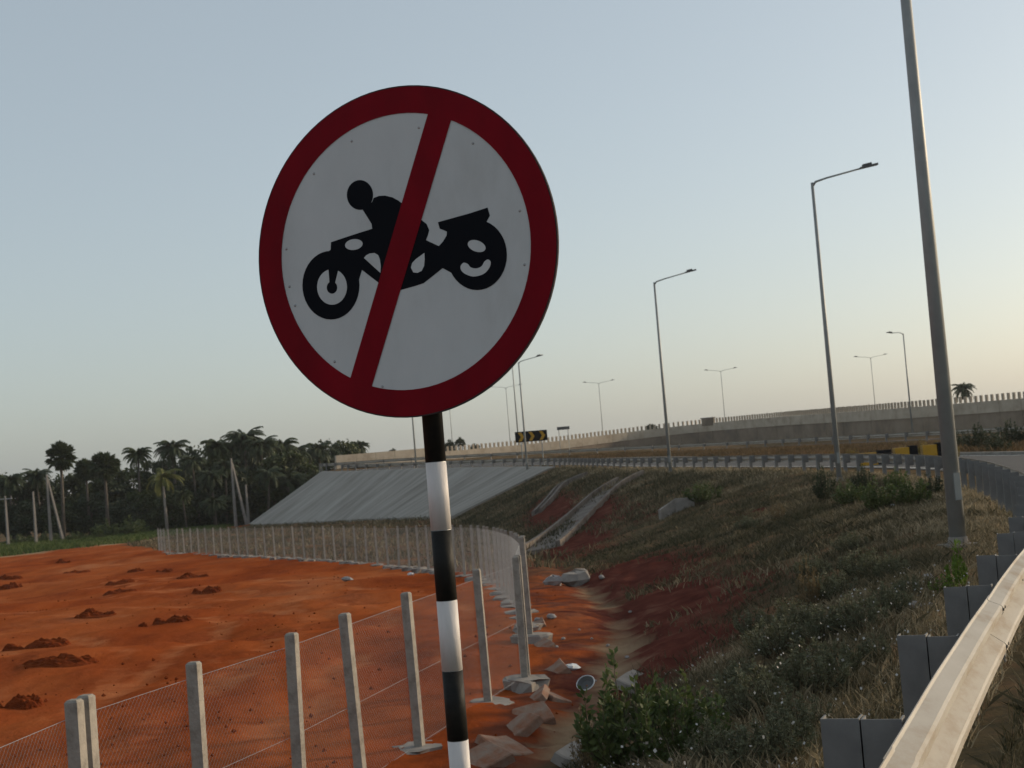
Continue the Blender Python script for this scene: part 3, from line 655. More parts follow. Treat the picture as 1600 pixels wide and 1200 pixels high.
# ------------------------------------------------------------------ trees
def frond_crown(n, L, seed, palmyra=False):
    r_ = random.Random(seed); b = MB()
    if palmyra:
        for i in range(n):
            th = r_.uniform(0, 6.283); ph = math.asin(r_.uniform(-.95, 1)); dv = Vector((math.cos(th) * math.cos(ph), math.sin(th) * math.cos(ph), math.sin(ph)))
            pl = L * r_.uniform(.45, .62); c = dv * pl; side = dv.cross(Vector((0, 0, 1))).normalized() if abs(dv.z) < .98 else Vector((1, 0, 0)); up = side.cross(dv)
            b.tube([(0, 0, 0), c], .03, 3, cap=False); fr = L * r_.uniform(.42, .55); segs = 14
            tilt = r_.uniform(-.5, .5); side = side * math.cos(tilt) + up * math.sin(tilt); up = side.cross(dv)
            for k in range(segs):
                a0 = -2.1 + 4.2 * k / segs; a1 = a0 + 4.2 / segs; am = (a0 + a1) / 2; fold = .12 * (1 if k % 2 else -1)
                e0 = c + (dv * math.cos(a0) + side * math.sin(a0)) * fr * .62 + up * fold * fr * .6; e1 = c + (dv * math.cos(a1) + side * math.sin(a1)) * fr * .62 - up * fold * fr * .6
                tp = c + (dv * math.cos(am) + side * math.sin(am)) * fr * r_.uniform(.9, 1.05) - Vector((0, 0, .08 * fr))
                b.add([c, e0, tp, e1], [(0, 1, 2, 3)])
    else:
        for i in range(n):
            th = r_.uniform(0, 6.283); el = r_.uniform(-.35, 1.25); l = L * r_.uniform(.8, 1.1); hd = Vector((math.cos(th), math.sin(th), 0)); p = Vector((0, 0, 0)); pts = [p]; e = el; ns = 9
            for k in range(ns):
                p = p + (hd * math.cos(e) + Vector((0, 0, math.sin(e)))) * l / ns; pts.append(p); e -= r_.uniform(.12, .24)
            b.tube(pts, [.045 - .004 * k for k in range(ns + 1)], 3, cap=False)
            sd = Vector((-hd.y, hd.x, 0))
            for k in range(1, ns * 2 + 1):
                f_ = k / 2; i0 = min(int(f_), ns - 1); q = pts[i0].lerp(pts[i0 + 1], f_ - i0) if f_ < ns else pts[ns]
                ll = l * .27 * (1 - abs(k / (ns * 2) - .4) * .9); fw = (pts[i0 + 1] - pts[i0]).normalized()
                for sg in (1, -1):
                    tp = q + (sd * sg * .8 + fw * .45 - Vector((0, 0, r_.uniform(.35, .9)))).normalized() * ll
                    b.add([q - fw * .10, q + fw * .12, tp], [(0, 1, 2)])
    return b
def leafball(n_cl, per, rx, ry, rz, size, seed, zc=0.):
    r_ = np.random.default_rng(seed); b = MB(); c = r_.normal(0, 1, (n_cl, 3)); c /= np.linalg.norm(c, axis=1)[:, None]; c *= r_.uniform(.35, 1, (n_cl, 1)) ** .5
    c[:, 2] = np.where(c[:, 2] < -.5, -.5 - .3 * (c[:, 2] + .5), c[:, 2]); c *= np.array([rx, ry, rz])
    vv = []; 
    for cc in c:
        cr = r_.uniform(.16, .30) * (rx + rz) * .5
        p = r_.normal(0, .5, (per, 3)) * cr * np.array([1.15, 1.15, .8]) + cc
        a = r_.normal(0, 1, (per, 3)); a /= np.linalg.norm(a, axis=1)[:, None]; d = r_.normal(0, 1, (per, 3)); d -= (d * a).sum(1)[:, None] * a; d /= np.linalg.norm(d, axis=1)[:, None]
        s_ = size * r_.uniform(.6, 1.3, (per, 1))
        vv.append(np.stack([p - a * s_, p + d * s_ * .45, p + a * s_, p - d * s_ * .45], 1))
    V = np.concatenate(vv).reshape(-1, 3); V[:, 2] += zc
    return V, np.arange(len(V)).reshape(-1, 4)
def leaf_mesh(name, V, Q, m):
    me_ = bpy.data.meshes.new(name); mesh_np(me_, V, Q, False); me_.materials.append(m); return me_
PALM_ME = [frond_crown(48 + 4 * k, 2.5 + .2 * k, k).mesh('crown', M['leaf_mid'] if k == 1 else M['leaf_palm']) for k in range(4)]
PALMY_ME = [frond_crown(80, 1.75, k, True).mesh('crown', M['leaf_palm']) for k in range(2)]
PALM_Y = frond_crown(22, 2.9, 9).mesh('crown', M['leaf_yellow'])
TREE_ME = []
for k in range(5):
    V, Q = leafball(60, 85, 3.3, 3.3, 3.6, .30, 40 + k); TREE_ME.append(leaf_mesh('crown', V, Q, M['leaf_dark'] if k % 3 else M['leaf_mid']))
def palm(px, py, y, label, kind='coconut', sc=1., seed=0, group=None, bark='bark', me_=None):
    p = at_y(px, py, y); zb = tz(p.x, y, False); h = p.z - zb; r_ = random.Random(seed + int(px))
    root = empty({'coconut': 'coconut_palm', 'palmyra': 'palmyra_palm'}[kind], (p.x, y, zb), label, 'palm tree', group)
    lean = r_.uniform(-.5, .5); b = MB(); b.tube([(-lean, 0, -.3), (-lean * .4, 0, h * .5), (0, 0, h)], [.24 * sc, .17 * sc, .15 * sc], 8); b.build('trunk', M[bark], root, True)
    o = link('crown', me_ or (PALM_ME[r_.randrange(4)] if kind == 'coconut' else PALMY_ME[r_.randrange(2)]), root, (0, 0, h), r_.uniform(0, 6.28)); o.scale = (sc, sc, sc)
def tree(px, py, y, wpx, label, k=0, group=None, squash=1.):
    """broadleaf tree: px, py = top of the crown"""
    p = at_y(px, py, y); zb = tz(p.x, y, False); rw = wpx * y / F / 2; sc = rw / 3.9; h = p.z - zb; rzz = 4.3 * sc * squash
    root = empty('broadleaf_tree', (p.x, y, zb), label, 'tree', group); zc = max(h - rzz, rzz * .55)
    b = MB(); b.tube([(0, 0, -.3), (.1, 0, zc * .6), (0, 0, zc)], [.28 * sc + .08, .2 * sc + .05, .12], 7)
    for j in range(4):
        a = j * 1.6 + px; b.tube([(0.05, 0, zc * .6), (math.cos(a) * rw * .5, math.sin(a) * rw * .5, zc + rzz * .25)], [.12, .04], 5)
    b.build('trunk', M['bark'], root)
    o = link('crown', TREE_ME[k % 5], root, (0, 0, zc), px); o.scale = (sc, sc, sc * squash)
palm(95, 713, 160, 'tall palmyra palm with a round crown standing above the tree line', 'palmyra', 1.0)
palm(163, 728, 165, 'palmyra palm with drooping skirt next to the tall round-crowned palm', 'palmyra', 1.05)
palm(134, 735, 172, 'smaller palmyra palm behind the tall round-crowned palm', 'palmyra', .85)
palm(254, 745, 165, 'pale-trunked palm with a yellow-green crown at the field edge', 'coconut', .85, bark='palebark', me_=PALM_Y)
GP = 'coconut palms in the dense grove'; LP = 'dark coconut palm whose feathery crown tops the dense grove'
for i, (px, py, y, sc) in enumerate(((216, 712, 178, .8), (270, 702, 178, .95), (57, 745, 176, .7), (340, 700, 180, .9), (382, 688, 182, 1.0), (408, 698, 180, .85), (440, 700, 184, .9), (462, 708, 186, .8), (497, 703, 190, .8),
                                    (300, 722, 172, .8), (330, 745, 170, .8), (420, 742, 172, .8), (352, 730, 172, .75), (285, 775, 166, .55), (335, 788, 166, .6), (15, 752, 172, .7), (452, 752, 174, .8))):
    palm(px, py, y, LP if py < 725 else 'short dark palm half sunk among the leafy trees of the grove', 'coconut', sc, i, GP if py < 725 else 'short palms inside the grove')
GT = 'broadleaf trees in the far grove'; LT = 'low dark leafy tree in the front row of the grove beyond the red field'
for i, (px, py, y, wp, sq) in enumerate(((-30, 738, 175, 80, 1.), (18, 742, 178, 70, 1.), (62, 748, 180, 74, 1.), (110, 752, 182, 80, .9), (165, 745, 184, 90, 1.), (205, 738, 186, 80, 1.1), (243, 722, 188, 80, 1.2), (292, 712, 188, 90, 1.2), (335, 700, 190, 80, 1.3),
                                         (378, 694, 192, 80, 1.3), (420, 698, 192, 80, 1.3), (462, 706, 194, 80, 1.3), (500, 712, 196, 70, 1.3), (535, 722, 200, 60, 1.2), (140, 775, 174, 80, .8), (225, 768, 174, 80, .9), (310, 758, 174, 90, 1.), (385, 752, 176, 90, 1.), (450, 750, 178, 90, 1.), (40, 785, 172, 80, .7), (90, 790, 172, 70, .7), (-10, 790, 172, 70, .7),
                                         (190, 790, 172, 80, .7), (270, 785, 172, 80, .8), (350, 782, 174, 90, .8), (430, 778, 176, 90, .8))):
    tree(px, py - (16 if y > 178 else 8), y, wp * 1.2, LT if y <= 178 else 'tall leafy tree in the back row of the grove, behind the palms', i, GT if y <= 178 else 'tall trees in the back row of the grove', sq)
palm(562, 697, 215, 'lone palm crown showing above the left end of the flyover parapet', 'coconut', .75)
palm(1505, 608, 215, 'lone palm crown showing over the flyover parapet beside the tallest lamp pole', 'coconut', .85)
tree(1018, 660, 205, 24, 'small rounded tree top peeking over the middle of the flyover parapet', 1)
for px, py, wp in ((700, 686, 26), (718, 682, 18), (742, 692, 16), (613, 700, 12)):
    tree(px, py, 225, wp, 'tiny dark tree top above the parapet beside the striped post', 2, 'tree tops above the parapet')

# ------------------------------------------------------------------ shrubs
def shrub_mesh(seed, m, n_st=26, leaves=46, leaf=.045, spread=.5, h=1.0, up=.8):
    r_ = random.Random(seed); st = MB(); b = MB()
    for i in range(n_st):
        a = r_.uniform(0, 6.283); o_ = r_.uniform(0, 1) ** .6 * spread; hh = h * r_.uniform(.55, 1.05) * (1 - .45 * (o_ / spread) ** 2); p = Vector((.12 * math.cos(a), .12 * math.sin(a), -.05)); pts = [p]; ns = 6
        tip = Vector((o_ * math.cos(a), o_ * math.sin(a), hh))
        for k in range(1, ns + 1):
            f_ = k / ns; q = p.lerp(tip, f_); q += Vector((o_ * math.cos(a), o_ * math.sin(a), 0)) * .25 * math.sin(f_ * 3.14) + Vector((r_.uniform(-.02, .02), r_.uniform(-.02, .02), 0)); pts.append(q)
        st.tube(pts, [.009 - .001 * k for k in range(ns + 1)], 3, cap=False)
        for k in range(leaves):
            f_ = r_.uniform(.12, 1.02) * ns; i0 = min(int(f_), ns - 1); q = pts[i0].lerp(pts[i0 + 1], f_ - i0); fw = (pts[i0 + 1] - pts[i0]).normalized()
            dv = (Vector((r_.gauss(0, 1), r_.gauss(0, 1), r_.gauss(.2, .6))).normalized() + fw * up).normalized(); l = leaf * r_.uniform(.7, 1.5); sd = dv.cross(Vector((r_.gauss(0, 1), r_.gauss(0, 1), r_.gauss(0, 1)))).normalized()
            q = q + dv * .012
            b.add([q, q + dv * l * .5 + sd * l * .24, q + dv * l, q + dv * l * .5 - sd * l * .24], [(0, 1, 2, 3)])
    return st.mesh('stems', M['stem']), b.mesh('foliage', M[m])
SH = {k: [shrub_mesh(50 + i * 7 + j, k, **kw) for j in range(2)] for i, (k, kw) in enumerate((('leaf_green', dict(n_st=34, leaves=60, leaf=.07)), ('leaf_grey', dict(n_st=46, leaves=70, leaf=.046, h=.9)), ('leaf_dry', dict(n_st=30, leaves=36, leaf=.06)),
        ('leaf_bright', dict(n_st=14, leaves=40, leaf=.10)), ('leaf_dark', dict(n_st=36, leaves=60, leaf=.06)), ('leaf_bloom', dict(n_st=24, leaves=50, leaf=.07))))}
def shrub(px, py, wpx, hpx, kind, label, group=None, y=None):
    p = hit(px, py) if y is None else Vector((at_y(px, py, y).x, y, tz(at_y(px, py, y).x, y)))
    s_ = wpx * p.y / F / 1.15; hz = hpx * p.y / F
    root = empty('shrub', p, label, 'shrub', group, px); a, c = SH[kind][int(px) % 2]
    for nm, me_ in (('stems', a), ('foliage', c)):
        o = link(nm, me_, root); o.scale = (s_, s_, hz)
shrub(985, 1212, 190, 165, 'leaf_green', 'leafy green shrub with upright shoots at the edge of the toe drain')
shrub(1075, 1190, 170, 130, 'leaf_green', 'broad green shrub growing against the leafy shrub by the drain, on its uphill side')
shrub(925, 1215, 80, 100, 'leaf_dry', 'yellowing shrub leaning over the drain slabs')
GG = 'grey-green shrubs on the embankment slope'; LG = 'grey-green weedy shrub on the embankment slope uphill of the leafy drain shrubs'
for px, py, wp, hp in ((1180, 1120, 130, 80), (1270, 1080, 120, 80), (1250, 1150, 110, 60), (1345, 985, 100, 60), (1390, 960, 70, 50), (1210, 1030, 110, 60), (1290, 1000, 90, 55), (1120, 1140, 90, 60), (1180, 1200, 130, 70), (1350, 900, 80, 45), (1300, 935, 80, 45), (1370, 1035, 60, 40), (1160, 1080, 90, 50), (1230, 1190, 110, 70), (1120, 1195, 100, 70), (1310, 1060, 80, 60), (1395, 905, 60, 40), (1420, 930, 50, 30), (1240, 985, 90, 50), (1180, 990, 70, 40), (1330, 860, 60, 30), (1270, 900, 60, 34)):
    shrub(px, py, wp * 1.15, hp * 1.15, 'leaf_grey', LG if px < 1300 else 'grey-green weedy shrub on the upper verge close to the crash barrier posts', GG if px < 1300 else 'grey-green shrubs near the barrier posts')
GD = 'dark crest shrubs'; LD = 'dark green shrub on the embankment crest between the lamp poles'
for px, py, wp, hp in ((1288, 782, 42, 52), (1330, 790, 70, 40), (1375, 796, 80, 48), (1425, 790, 70, 48), (1455, 775, 50, 36), (1350, 770, 40, 40), (1402, 770, 44, 40)):
    shrub(px, py, wp, hp, 'leaf_green' if px in (1330, 1375, 1425, 1402) else 'leaf_dark', LD, GD)
shrub(1500, 925, 46, 80, 'leaf_bright', 'bright green plant beside the foot of the tallest lamp pole')
shrub(1475, 928, 50, 30, 'leaf_bright', 'low bright green clump below the tallest lamp pole')
shrub(1265, 960, 44, 90, 'leaf_dry', 'tall rust-brown dry weed on the slope')
shrub(1215, 812, 30, 30, 'leaf_dry', 'small orange-brown dry weed high on the slope')
shrub(1100, 788, 70, 36, 'leaf_green', 'low yellow-green bush on the slope beside the concrete box')
shrub(1170, 830, 50, 26, 'leaf_grey', 'small grey-green bush in mid slope')
GY_ = 'yellow weeds behind the barrier'
for px, py, wp, hp, y in ((1443, 722, 36, 30, 66), (1412, 716, 24, 20, 70), (1490, 712, 26, 40, 60), (1465, 722, 26, 28, 64), (1300, 712, 26, 14, 75), (1330, 708, 30, 14, 78)):
    shrub(px, py, wp, hp, 'leaf_bloom', 'yellow flowering weed beyond the crash barrier bend', GY_, y)
for px, py, wp, hp, y in ((1530, 712, 60, 40, 72), (1580, 705, 60, 40, 74), (1560, 720, 50, 28, 66), (1620, 700, 60, 40, 74), (1500, 708, 40, 26, 78)):
    shrub(px, py, wp, hp, 'leaf_dark', 'dark bush across the slip road below the flyover wall', 'dark bushes across the slip road', y)
for px, py, wp, hp, y in ((165, 838, 50, 28, 150), (207, 834, 60, 30, 152), (120, 845, 40, 16, 148), (30, 838, 60, 18, 156), (75, 836, 50, 16, 158)):
    shrub(px, py, wp, hp, 'leaf_mid' if 'leaf_mid' in SH else 'leaf_green', 'low green bush at the foot of the far grove', 'bushes at the foot of the grove', y)

# ------------------------------------------------------------------ grass and weeds (uncountable)
def grass(name, P, h, wd, m, lean=.5, segs=2, dry=None):
    n = len(P); a = rng.uniform(0, 6.283, n); hh = h * rng.uniform(.5, 1.4, n); ln = rng.normal(0, lean, (n, 2)) * hh[:, None]; ww = wd * rng.uniform(.6, 1.4, n)
    sx_, sy_ = np.cos(a) * ww, np.sin(a) * ww; z0 = np.zeros(n); side = np.stack([sx_, sy_, z0], 1)
    top = np.stack([ln[:, 0], ln[:, 1], hh], 1); mid = np.stack([ln[:, 0] * .3, ln[:, 1] * .3, hh * .55], 1)
    V = np.stack([P - side, P + side, P + mid + side * .7, P + top, P + mid - side * .7], 1).reshape(-1, 3)
    Q = np.arange(len(V)).reshape(-1, 5)
    me_ = bpy.data.meshes.new(name); mesh_np(me_, V, Q, False); me_.materials.append(M[m])
    t = np.repeat(rng.uniform(0, 1, n) + (dry if dry is not None else 0), 5); c = np.stack([t, t, t, np.ones_like(t)], 1).astype(np.float32)
    at_ = me_.color_attributes.new('tint', 'FLOAT_COLOR', 'POINT'); at_.data.foreach_set('color', c.ravel())
    o = link(name, me_); o['kind'] = 'stuff'; return o
def scatter(n, s0, s1, u0f, u1f, bias=1., clump=.5):
    """points left of the rail between crest and toe"""
    q = s0 * (s1 / s0) ** (rng.uniform(0, 1, n) ** bias); u = rng.uniform(0, 1, n)
    px_ = np.interp(q, RAIL.s, RAIL.p[:, 0]); py_ = np.interp(q, RAIL.s, RAIL.p[:, 1])
    tx = np.interp(q + .3, RAIL.s, RAIL.p[:, 0]) - px_; ty = np.interp(q + .3, RAIL.s, RAIL.p[:, 1]) - py_; l = np.hypot(tx, ty); tx, ty = tx / l, ty / l
    tw = np.interp(py_, TW_Y, TW); lo, hi = u0f, (VERGE + tw) * u1f; dd = lo + (hi - lo) * u
    X = px_ - ty * dd; Y = py_ + tx * dd
    keep = (lumps(X, Y, 2.6, 0, 12) + lumps(X, Y, 1.0, 14, 10) * .6 > rng.normal(-.55, .8, n)); 
    bm = np.zeros(n)
    for (px, py, rx, ry) in [(1050, 945, 2.0, 6), (990, 900, 2.1, 8), (1030, 1010, 1.4, 3.5), (900, 850, 1.9, 9), (930, 800, 1.7, 10), (860, 800, 2.0, 12)]:
        h_ = hit(px, py); bm = np.maximum(bm, np.exp(-((X - h_.x) / rx) ** 2 - ((Y - h_.y) / ry) ** 2))
    keep &= rng.uniform(0, 1, n) > bm * 1.15
    X, Y = X[keep], Y[keep]; Z = terrain(X, Y)[0]; return np.stack([X, Y, Z], 1)
s4 = RAIL.s_at_y(3.0); s20 = RAIL.s_at_y(22); s60 = RAIL.s_at_y(60); s115 = RAIL.s_at_y(114)
def dryness(P):
    _, d_, ut_, tw_, _ = terrain(P[:, 0], P[:, 1], False); return 1.0 * np.exp(-np.clip(-d_, 0, 99) / 2.5) - .30 + .12 * lumps(P[:, 0], P[:, 1], 4.0, 3, 10)
P = scatter(62000, s4, s20, .1, .98, .8); grass('slope_grass', P, .10, .0048, 'grass_slope', .6, dry=dryness(P))
P = scatter(80000, s20, s60, .1, .97); grass('slope_grass', P, .125, .011, 'grass_slope', .6, dry=dryness(P))
P = scatter(50000, s60, s115, .1, .97); grass('slope_grass', P, .18, .022, 'grass_slope', .5, dry=dryness(P))
# road-side verge strip right of the beam
n = 26000; q = rng.uniform(s4, s20 + 4, n); X = np.interp(q, RAIL.s, RAIL.p[:, 0]) + rng.uniform(.05, 1.7, n); Y = np.interp(q, RAIL.s, RAIL.p[:, 1]); Z = terrain(X, Y)[0]
grass('verge_grass', np.stack([X, Y, Z], 1), .13, .004, 'grass_slope', .6)
n = 45000; d_ = rng.uniform(8.8, 20, n); q = rng.uniform(s20 + 8, RAIL.s_at_y(140), n); fr = [np.interp(q, RAIL.s, RAIL.p[:, k]) for k in (0, 1)]
tx = np.interp(q + .3, RAIL.s, RAIL.p[:, 0]) - fr[0]; ty = np.interp(q + .3, RAIL.s, RAIL.p[:, 1]) - fr[1]; l = np.hypot(tx, ty); X = fr[0] + ty / l * d_; Y = fr[1] - tx / l * d_
Z, D, *_ = terrain(X, Y); dm = MAIN.dist(X, Y)[0]; k = (dm < -.5) & (D > 8.6); M['grass_dry'] = tinted('dry_grass', [(0.1, (.055, .045, .022)), (.5, (.12, .08, .038)), (.9, (.22, .13, .06))], .2)
grass('median_grass', np.stack([X, Y, Z], 1)[k], .28, .02, 'grass_dry', .5)
n = 90000; X = rng.uniform(-75, -14, n); Y = rng.uniform(84, 175, n); g_ = np.interp(X, [-400, -60, -36, -24, -17], [72, 92, 122, 156, 172]); Z, D, UTf, *_ = terrain(X, Y); k = (Y > g_ + 2 + rng.normal(0, 1, n)) & (UTf > 3)
grass('field_grass', np.stack([X, Y, Z], 1)[k], .32, .05, 'grass_green', .4)
n = 60000; X = rng.uniform(-32, 4, n); Y = rng.uniform(40, 150, n); Z, D, UTf, *_ = terrain(X, Y); k = (BK.dist(X, Y)[0] > .4) & (UTf > -.3) & (D < 0) & (lumps(X, Y, 5., 0, 12) + .5 * lumps(X, Y, 1.5, 14, 10) > rng.normal(-.1, .6, n))
grass('bank_scrub', np.stack([X, Y, Z], 1)[k & (Y > 46)], .30, .022, 'grass_slope', .5)
# tiny white flower heads on the near weeds
P = scatter(1500, s4, RAIL.s_at_y(15), .3, .9); n = len(P); P[:, 2] += rng.uniform(.08, .26, n); s_ = rng.uniform(.006, .012, n)[:, None]
a = rng.normal(0, 1, (n, 3)); a /= np.linalg.norm(a, axis=1)[:, None]; c = np.cross(a, rng.normal(0, 1, (n, 3))); c /= np.linalg.norm(c, axis=1)[:, None]
V = np.stack([P - a * s_, P - c * s_, P + a * s_, P + c * s_], 1).reshape(-1, 3)
o = link('weed_flowers', leaf_mesh('weed_flowers', V, np.arange(len(V)).reshape(-1, 4), M['flower'])); o['kind'] = 'stuff'

# ------------------------------------------------------------------ soil heaps on the field
def heap_mesh(seed, m='soil'):
    r_ = np.random.default_rng(seed); n = 34; b = MB(); g = np.linspace(-1, 1, n); X, Y = np.meshgrid(g, g); Z = np.zeros_like(X)
    for k in range(7):
        cx, cy, rr, h = r_.uniform(-.6, .6), r_.uniform(-.35, .35), r_.uniform(.14, .34), r_.uniform(.35, 1.)
        Z = np.maximum(Z, h * np.clip(1 - np.hypot((X - cx), (Y - cy) * 1.3) / rr / 1.25, 0, 1) ** .8)
    Z += (Z > .02) * r_.uniform(-.10, .16, Z.shape) + (Z > .02) * .1 * np.sin(9 * X + 3 * Y + seed) * np.sin(8 * Y - 4 * X)
    Z += .12 * np.clip(1 - np.hypot(X, Y * 1.4), 0, 1) * r_.uniform(.4, 1.4, Z.shape) - .06 - 1.2 * np.clip((np.hypot(X, Y) - .62) / .38, 0, 1.3)
    b.add(np.stack([X, Y, Z], -1).reshape(-1, 3).tolist(), [(j * n + i, j * n + i + 1, (j + 1) * n + i + 1, (j + 1) * n + i) for j in range(n - 1) for i in range(n - 1)]); return b.mesh('soil_heap', M[m])
HP = [heap_mesh(k) for k in range(4)]
for px, py, wp, hp in ((60, 1012, 95, 24), (90, 1035, 110, 20), (25, 1105, 80, 34), (148, 962, 62, 20), (272, 972, 60, 18), (223, 980, 14, 12), (325, 925, 44, 16), (300, 902, 50, 14), (212, 893, 26, 9), (258, 894, 26, 8), (15, 920, 40, 16), (10, 905, 50, 12), (98, 880, 26, 12), (120, 895, 40, 7), (190, 925, 44, 8), (190, 910, 40, 7)):
    p = hit(px, py); o = link('soil_heap', HP[(px * 7 + py) % 4], None, p, (px * 1.3) % .8 - .4); k = wp * p.y / F / 2 * 1.15; o.scale = (k * 1.35, k * .9, hp * p.y / F * .62)
    tag(o, *(('broad heap of clumpy dark red soil on the open red field', 'soil heap', 'broad soil heaps') if k > .85 else ('little heap of red soil lying on the field towards the far fence', 'soil heap', 'little soil heaps')))

n = 3000; Y = 8 + 60 * rng.uniform(0, 1, n) ** 1.5; X = rng.uniform(-1, 0, n) * (Y * .42 + 1.5) + .6; Z, D, UTf, *_ = terrain(X, Y); k = (UTf > .2) & (D < 0) & (lumps(X, Y, 5., 20, 12) > rng.normal(.1, .7, n)); P = np.stack([X, Y, Z], 1)[k]; n = len(P)
sz_ = (rng.uniform(.2, 1, n) ** 3 * .030 + .006)[:, None, None]; base_ = np.array([(1, 0, 0), (0, 1, 0), (-1, 0, 0), (0, -1, 0), (0, 0, .9), (0, 0, -.6)]); V = P[:, None, :] + base_[None] * sz_ * rng.uniform(.6, 1.4, (n, 6, 3)); ang = rng.uniform(0, 3, n)
Q = (np.array([(0, 1, 4), (1, 2, 4), (2, 3, 4), (3, 0, 4), (1, 0, 5), (2, 1, 5), (3, 2, 5), (0, 3, 5)])[None] + 6 * np.arange(n)[:, None, None]).reshape(-1, 3)
o = link('soil_clods', leaf_mesh('soil_clods', V.reshape(-1, 3), Q, M['soil'])); o['kind'] = 'stuff'

# ------------------------------------------------------------------ drain slabs, chutes, debris
def slab(px, py, L, W, T, rz, tx_, ty_, label, group=None, m='dusty_concrete'):
    """broken precast drain slab: uneven outline, real thickness, half sunk"""
    p = hit(px, py); r_ = random.Random(px * 5 + py); b = MB(); n = 9; ring = []
    cor = [(-W / 2, -L / 2), (W * r_.uniform(-.1, .15), -L / 2 * r_.uniform(.9, 1.08)), (W / 2, -L / 2 * r_.uniform(.8, 1)), (W / 2 * r_.uniform(.92, 1.08), 0), (W / 2 * r_.uniform(.8, 1), L / 2), (W * .1, L / 2 * r_.uniform(.88, 1.05)), (-W / 2 * r_.uniform(.7, 1), L / 2 * r_.uniform(.8, 1)), (-W / 2 * r_.uniform(.9, 1.1), L * .1)]
    n = len(cor); top = [(x, y, r_.uniform(-.012, .012)) for x, y in cor]; bot = [(x * 1.04, y * 1.04, z - T) for x, y, z in top]; inn = [(x * .94, y * .94, z + .012) for x, y, z in top]
    b.add(top + bot + inn, [(i, n + i, n + (i + 1) % n, (i + 1) % n) for i in range(n)] + [(2 * n + i, i, (i + 1) % n, 2 * n + (i + 1) % n) for i in range(n)] + [tuple(range(2 * n, 3 * n))])
    o = b.build('rubble_piece', M[m]); o.location = p + Vector((0, 0, .025)); o.rotation_euler = (tx_, ty_, rz); o.scale = (.88, .88, 1); tag(o, label, 'rubble', group); return o
GS = 'drain slabs along the fence'; LS = 'thick broken drain slab stained with red soil in the fence-side drain'
for px, py, L, W, rz, a, c in ((748, 1192, .5, .62, .5, .22, -.30), (790, 1168, .55, .5, .75, .30, .18), (806, 1142, .42, .55, .45, .05, -.5), (832, 1122, .45, .5, .2, .38, -.1), (838, 1092, .6, .3, -.2, .1, -.55), (866, 1092, .7, .3, .35, .05, .35), (868, 1050, .5, .34, .1, .2, -.55), (850, 1010, .7, .28, .2, .1, -.4), (842, 978, .8, .25, .0, .1, -.35)):
    slab(px, py, L, W, .085, rz, a, c, LS, GS)
slab(905, 1178, .9, .3, .09, -.35, 0, .5, 'pale tilted drain slab half under the leafy shrub', None, 'concrete_old')
slab(990, 1068, .9, .3, .09, -.3, 0, .5, 'grey drain slab lying just above the leafy green shrub', None, 'concrete_old')
def rock(px, py, wpx, m, label, cat='stone', name='stone', group=None, flat_=.6, seed=0):
    p = hit(px, py); r_ = random.Random(px * 3 + py); s_ = wpx * p.y / F / 2; b = MB(); n = 9; vv = []
    for j in range(5):
        ph = -math.pi / 2 + math.pi * j / 4
        for i in range(n):
            a = 2 * math.pi * i / n; rr = s_ * r_.uniform(.75, 1.15); vv.append((rr * math.cos(a) * math.cos(ph), rr * math.sin(a) * math.cos(ph) * .8, rr * flat_ * math.sin(ph)))
    b.add(vv, [(j * n + i, j * n + (i + 1) % n, (j + 1) * n + (i + 1) % n, (j + 1) * n + i) for j in range(4) for i in range(n)])
    o = b.build(name, M[m]); o.location = p + Vector((0, 0, s_ * flat_ * .5)); o.rotation_euler = (r_.uniform(-.2, .2), r_.uniform(-.2, .2), r_.uniform(0, 3)); tag(o, label, cat, group)
rock(862, 966, 16, 'stone', 'pale rounded stone in the drain beyond the fence corner')
rock(840, 972, 12, 'stone', 'small pale stone beside the rounded stone in the drain')
rock(893, 1046, 34, 'plastic', 'crumpled white plastic sheet lying in the drain', 'plastic sheet', 'plastic_sheet', flat_=.3)
rock(900, 912, 58, 'concrete_old', 'large grey-brown broken concrete lump at the chute foot', 'rubble', 'rubble', flat_=.5)
rock(865, 915, 34, 'stone', 'grey broken concrete lump beside the large one at the chute foot', 'rubble', 'rubble', flat_=.6)
rock(642, 899, 14, 'plastic', 'white scrap of litter on red soil before the far fence', 'litter', 'litter', flat_=.4)
rock(543, 907, 20, 'stone', 'grey stone on the red soil before the far fence', flat_=.4)
rock(1395, 792, 9, 'plastic', 'white scrap of litter in the crest bushes', 'litter', 'litter')
GR = 'small stones on the drain bank'
for px, py, wp in ((950, 1010, 8), (925, 1000, 6), (880, 1000, 9), (905, 985, 6), (870, 1012, 8), (980, 1030, 8), (930, 1065, 7), (845, 1003, 9), (940, 905, 12), (985, 960, 7), (1450, 905, 20), (1430, 950, 22), (1455, 948, 14)):
    rock(px, py, wp, 'stone', 'small rough stone on the embankment below the barrier', group=GR)
